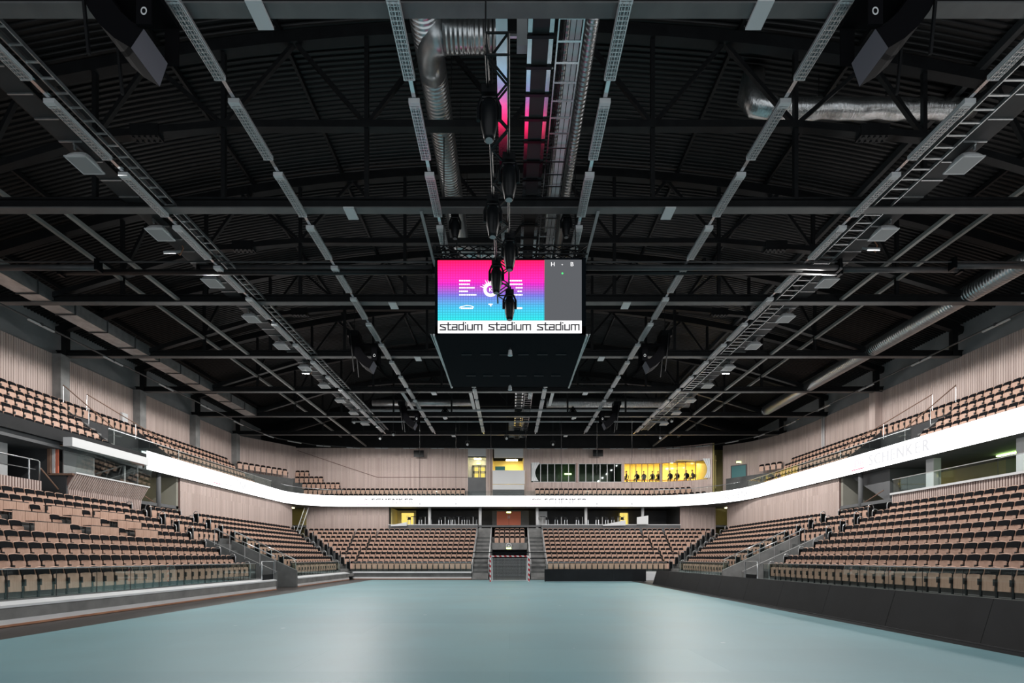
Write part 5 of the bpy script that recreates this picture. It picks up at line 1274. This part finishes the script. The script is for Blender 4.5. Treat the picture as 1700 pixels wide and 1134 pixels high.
# ------------------------------------------------------------------ LIGHTING TRUSS AND MOVING HEADS
lt = thing('lighting_truss', 'slim black box truss carrying moving lights in front of the cube', 'truss', (-.2, 12, 10.4))
mm = MB(); box_truss(mm, (-.2, 8.2, 10.35), (-.2, 16.2, 10.35), .36, .36, .45, .025); part('truss_frame', mm, 'steel', lt)
mm = MB()
for y in (8.4, 11.6, 15.6): mm.tube([(-.4, y, 10.5), (-.4, y, 16.9)], .015, 5)
part_split('hoist_cable', mm, 'steel', lt)
mh = None
for j, (xx, yy) in enumerate(((812, 196), (845, 300), (818, 365), (846, 423), (824, 463), (846, 510))):
    hgt = 7.8; Y = F * hgt / (926 - yy); p = px(xx, yy, Y); lab = 'black moving-head light hung from the slim truss, %s towards the cube' % ordn(j)
    if mh is None:
        mh = thing('moving_head_light', lab, 'stage light', p, 0, 'moving-head lights')
        bz = MB(); n = 14; rings = [(.0, .30), (.1, .30), (.15, .2), (.165, .05), (.15, -.15), (.11, -.32), (.085, -.40), (0.0, -.40)]; vs = []
        for (r_, z) in rings:
            for k in range(n): a = 2 * math.pi * k / n; vs.append((r_ * math.cos(a), r_ * .9 * math.sin(a), z))
        bz.add(vs, [(i * n + k, i * n + (k + 1) % n, (i + 1) * n + (k + 1) % n, (i + 1) * n + k) for i in range(len(rings) - 1) for k in range(n)])
        part('lamp_head', bz, 'black', mh, False, sm=True)
        part('yoke', MB().tube([(-.19, 0, -.05), (-.19, 0, .2), (-.13, 0, .36), (.13, 0, .36), (.19, 0, .2), (.19, 0, -.05)], .035, 8), 'black', mh, False)
        part('base', MB().box(-.13, -.12, .36, .13, .12, .5).box(-.05, -.05, .5, .05, .05, .62), 'black', mh, False)
        part('lens', MB().tube([(0, 0, -.405), (0, 0, -.385)], .07, 12), 'lamp_grey', mh, False, 'glassy lens')
    else: dup(mh, p, 0, lab)
for i, (xx, yy) in enumerate(((755.5, 378), (940, 376))):
    Y = 17.9; p = px(xx, yy, Y)
    t = dup(mh, p, 0, 'black moving-head light hung above the %s corner of the cube' % ('left', 'right')[i]); 
for i, (xx, yy) in enumerate(((739, 688), (951, 688))):
    p = px(xx, yy, 44.4); dup(mh, p, 0, 'small black moving-head light on the far pipe, %s of the ridge' % ('left', 'right')[i], None, (1.6, 1.6, 1.1))
cn = thing('can_lamp', 'cylindrical pale can lamp hanging below the ridge walkway', 'lamp', (.62, 19.2, 15.9)); p = px(881, 306, 19.2)
part('lamp_can', MB().tube([p + Vector((0, 0, -.38)), p + Vector((0, 0, .4))], .27, 18), 'lamp_white', cn, sm=False); part('hood', MB().tube([p + Vector((0, 0, .4)), p + Vector((0, 0, .9))], [.26, .14], 14), 'black', cn)
p = px(866, 60, 12.6); t = thing('access_point', 'grey wireless box on the truss near the camera', 'box', p); part('box', MB().box(p.x - .12, p.y - .1, p.z - .33, p.x + .14, p.y + .12, p.z + .33), 'lamp_grey', t); part('bracket', MB().bar((p.x - .3, p.y, p.z), (p.x - .1, p.y, p.z), .06), 'galv', t)
single('pale_cable', MB().tube([px(877, 112, 13), px(888, 118, 13), px(905, 118, 13), px(918, 113, 13)], .02, 6), 'lamp_white', 'pale sagging cable across the ridge walkway', 'cable')
# long flat pale strips beside the truss (tray)
single('flat_tray', MB().box(-.33, 9, 14.6, -.05, 25, 14.65), 'zinc', 'flat pale tray strip under the ridge left of the walkway', 'tray')
# ------------------------------------------------------------------ PA LINE ARRAYS
pa = None
for i, (s, Y) in enumerate(((-1, 10.6), (1, 10.6), (-1, 27.9), (1, 27.9), (-1, 40.4), (1, 40.4))):
    lab = 'curved black line array of loudspeakers, %s pair from the camera, %s one' % (ordn(i // 2), SIDE[s])
    loc = (s * 8.85, Y, 11.95); rz = R(90) * s
    if pa is None:
        pa = thing('line_array', lab, 'loudspeaker', loc, rz, 'loudspeaker line arrays')
        pos = Vector((0, 0, 2.2))
        for j in range(6):
            a0 = R(4 + 11 * j); up = Vector((0, -math.sin(a0), math.cos(a0))); fw = Vector((0, -math.cos(a0), -math.sin(a0)))
            hh = .38; bm_ = MB(); c = pos - up * hh / 2
            vs = []
            for q in (1, -1):
                for (x, dd, u) in ((-.42, 0, 1), (.42, 0, 1), (.36, -.5, .75), (-.36, -.5, .75)): vs.append(c + Vector((x, 0, 0)) + fw * dd + up * hh / 2 * u * q)
            bm_.add(vs, [(3, 2, 1, 0), (4, 5, 6, 7), (0, 1, 5, 4), (1, 2, 6, 5), (2, 3, 7, 6), (3, 0, 4, 7)])
            part('cabinet', bm_, 'cloth_grille', pa, False); pos = pos - up * hh
            if j == 5:
                g_ = MB(); vs = [c + Vector((x, 0, 0)) + fw * dd - up * (hh / 2 * u + .012) for x, dd, u in ((-.42, 0, 1), (.42, 0, 1), (.36, -.5, .75), (-.36, -.5, .75))]
                g_.add(vs, [(0, 1, 2, 3)]); part('end_plate', g_, 'grille', pa, False)
        part('side_bar', MB().bar((.44, .1, 2.3), (.44, .3, .2), .05).bar((-.44, .1, 2.3), (-.44, .3, .2), .05), 'steel', pa, False)
        part('side_plate', MB().box(.40, 1.26, .82, .44, 1.56, 1.75).box(-.44, 1.26, .82, -.40, 1.56, 1.75).box(-.42, .45, 1.62, .42, 1.56, 1.75), 'cloth_grille', pa, False, 'dark bracket plate')
        for xx in (.446, -.446):
            rg = MB()
            for i in range(20):
                a_, b_ = 2 * math.pi * i / 20, 2 * math.pi * (i + 1) / 20; y_, z_ = 1.42, 1.08
                rg.add([(xx, y_ + r_ * math.cos(t_), z_ + r_ * 1.3 * math.sin(t_)) for r_, t_ in ((.04, a_), (.065, a_), (.065, b_), (.04, b_))], [(0, 1, 2, 3)])
            part('round_mark', rg, 'lamp_white', pa, False, 'pale round mark')
        part('flying_frame', MB().box(-.4, -.1, 2.2, .4, .5, 2.5), 'black', pa, False); part_split('hoist_cable', MB().tube([(0, .2, 2.5), (0, .2, 4.4)], .02, 6), 'steel', pa, False)
    else: dup(pa, loc, rz, lab)
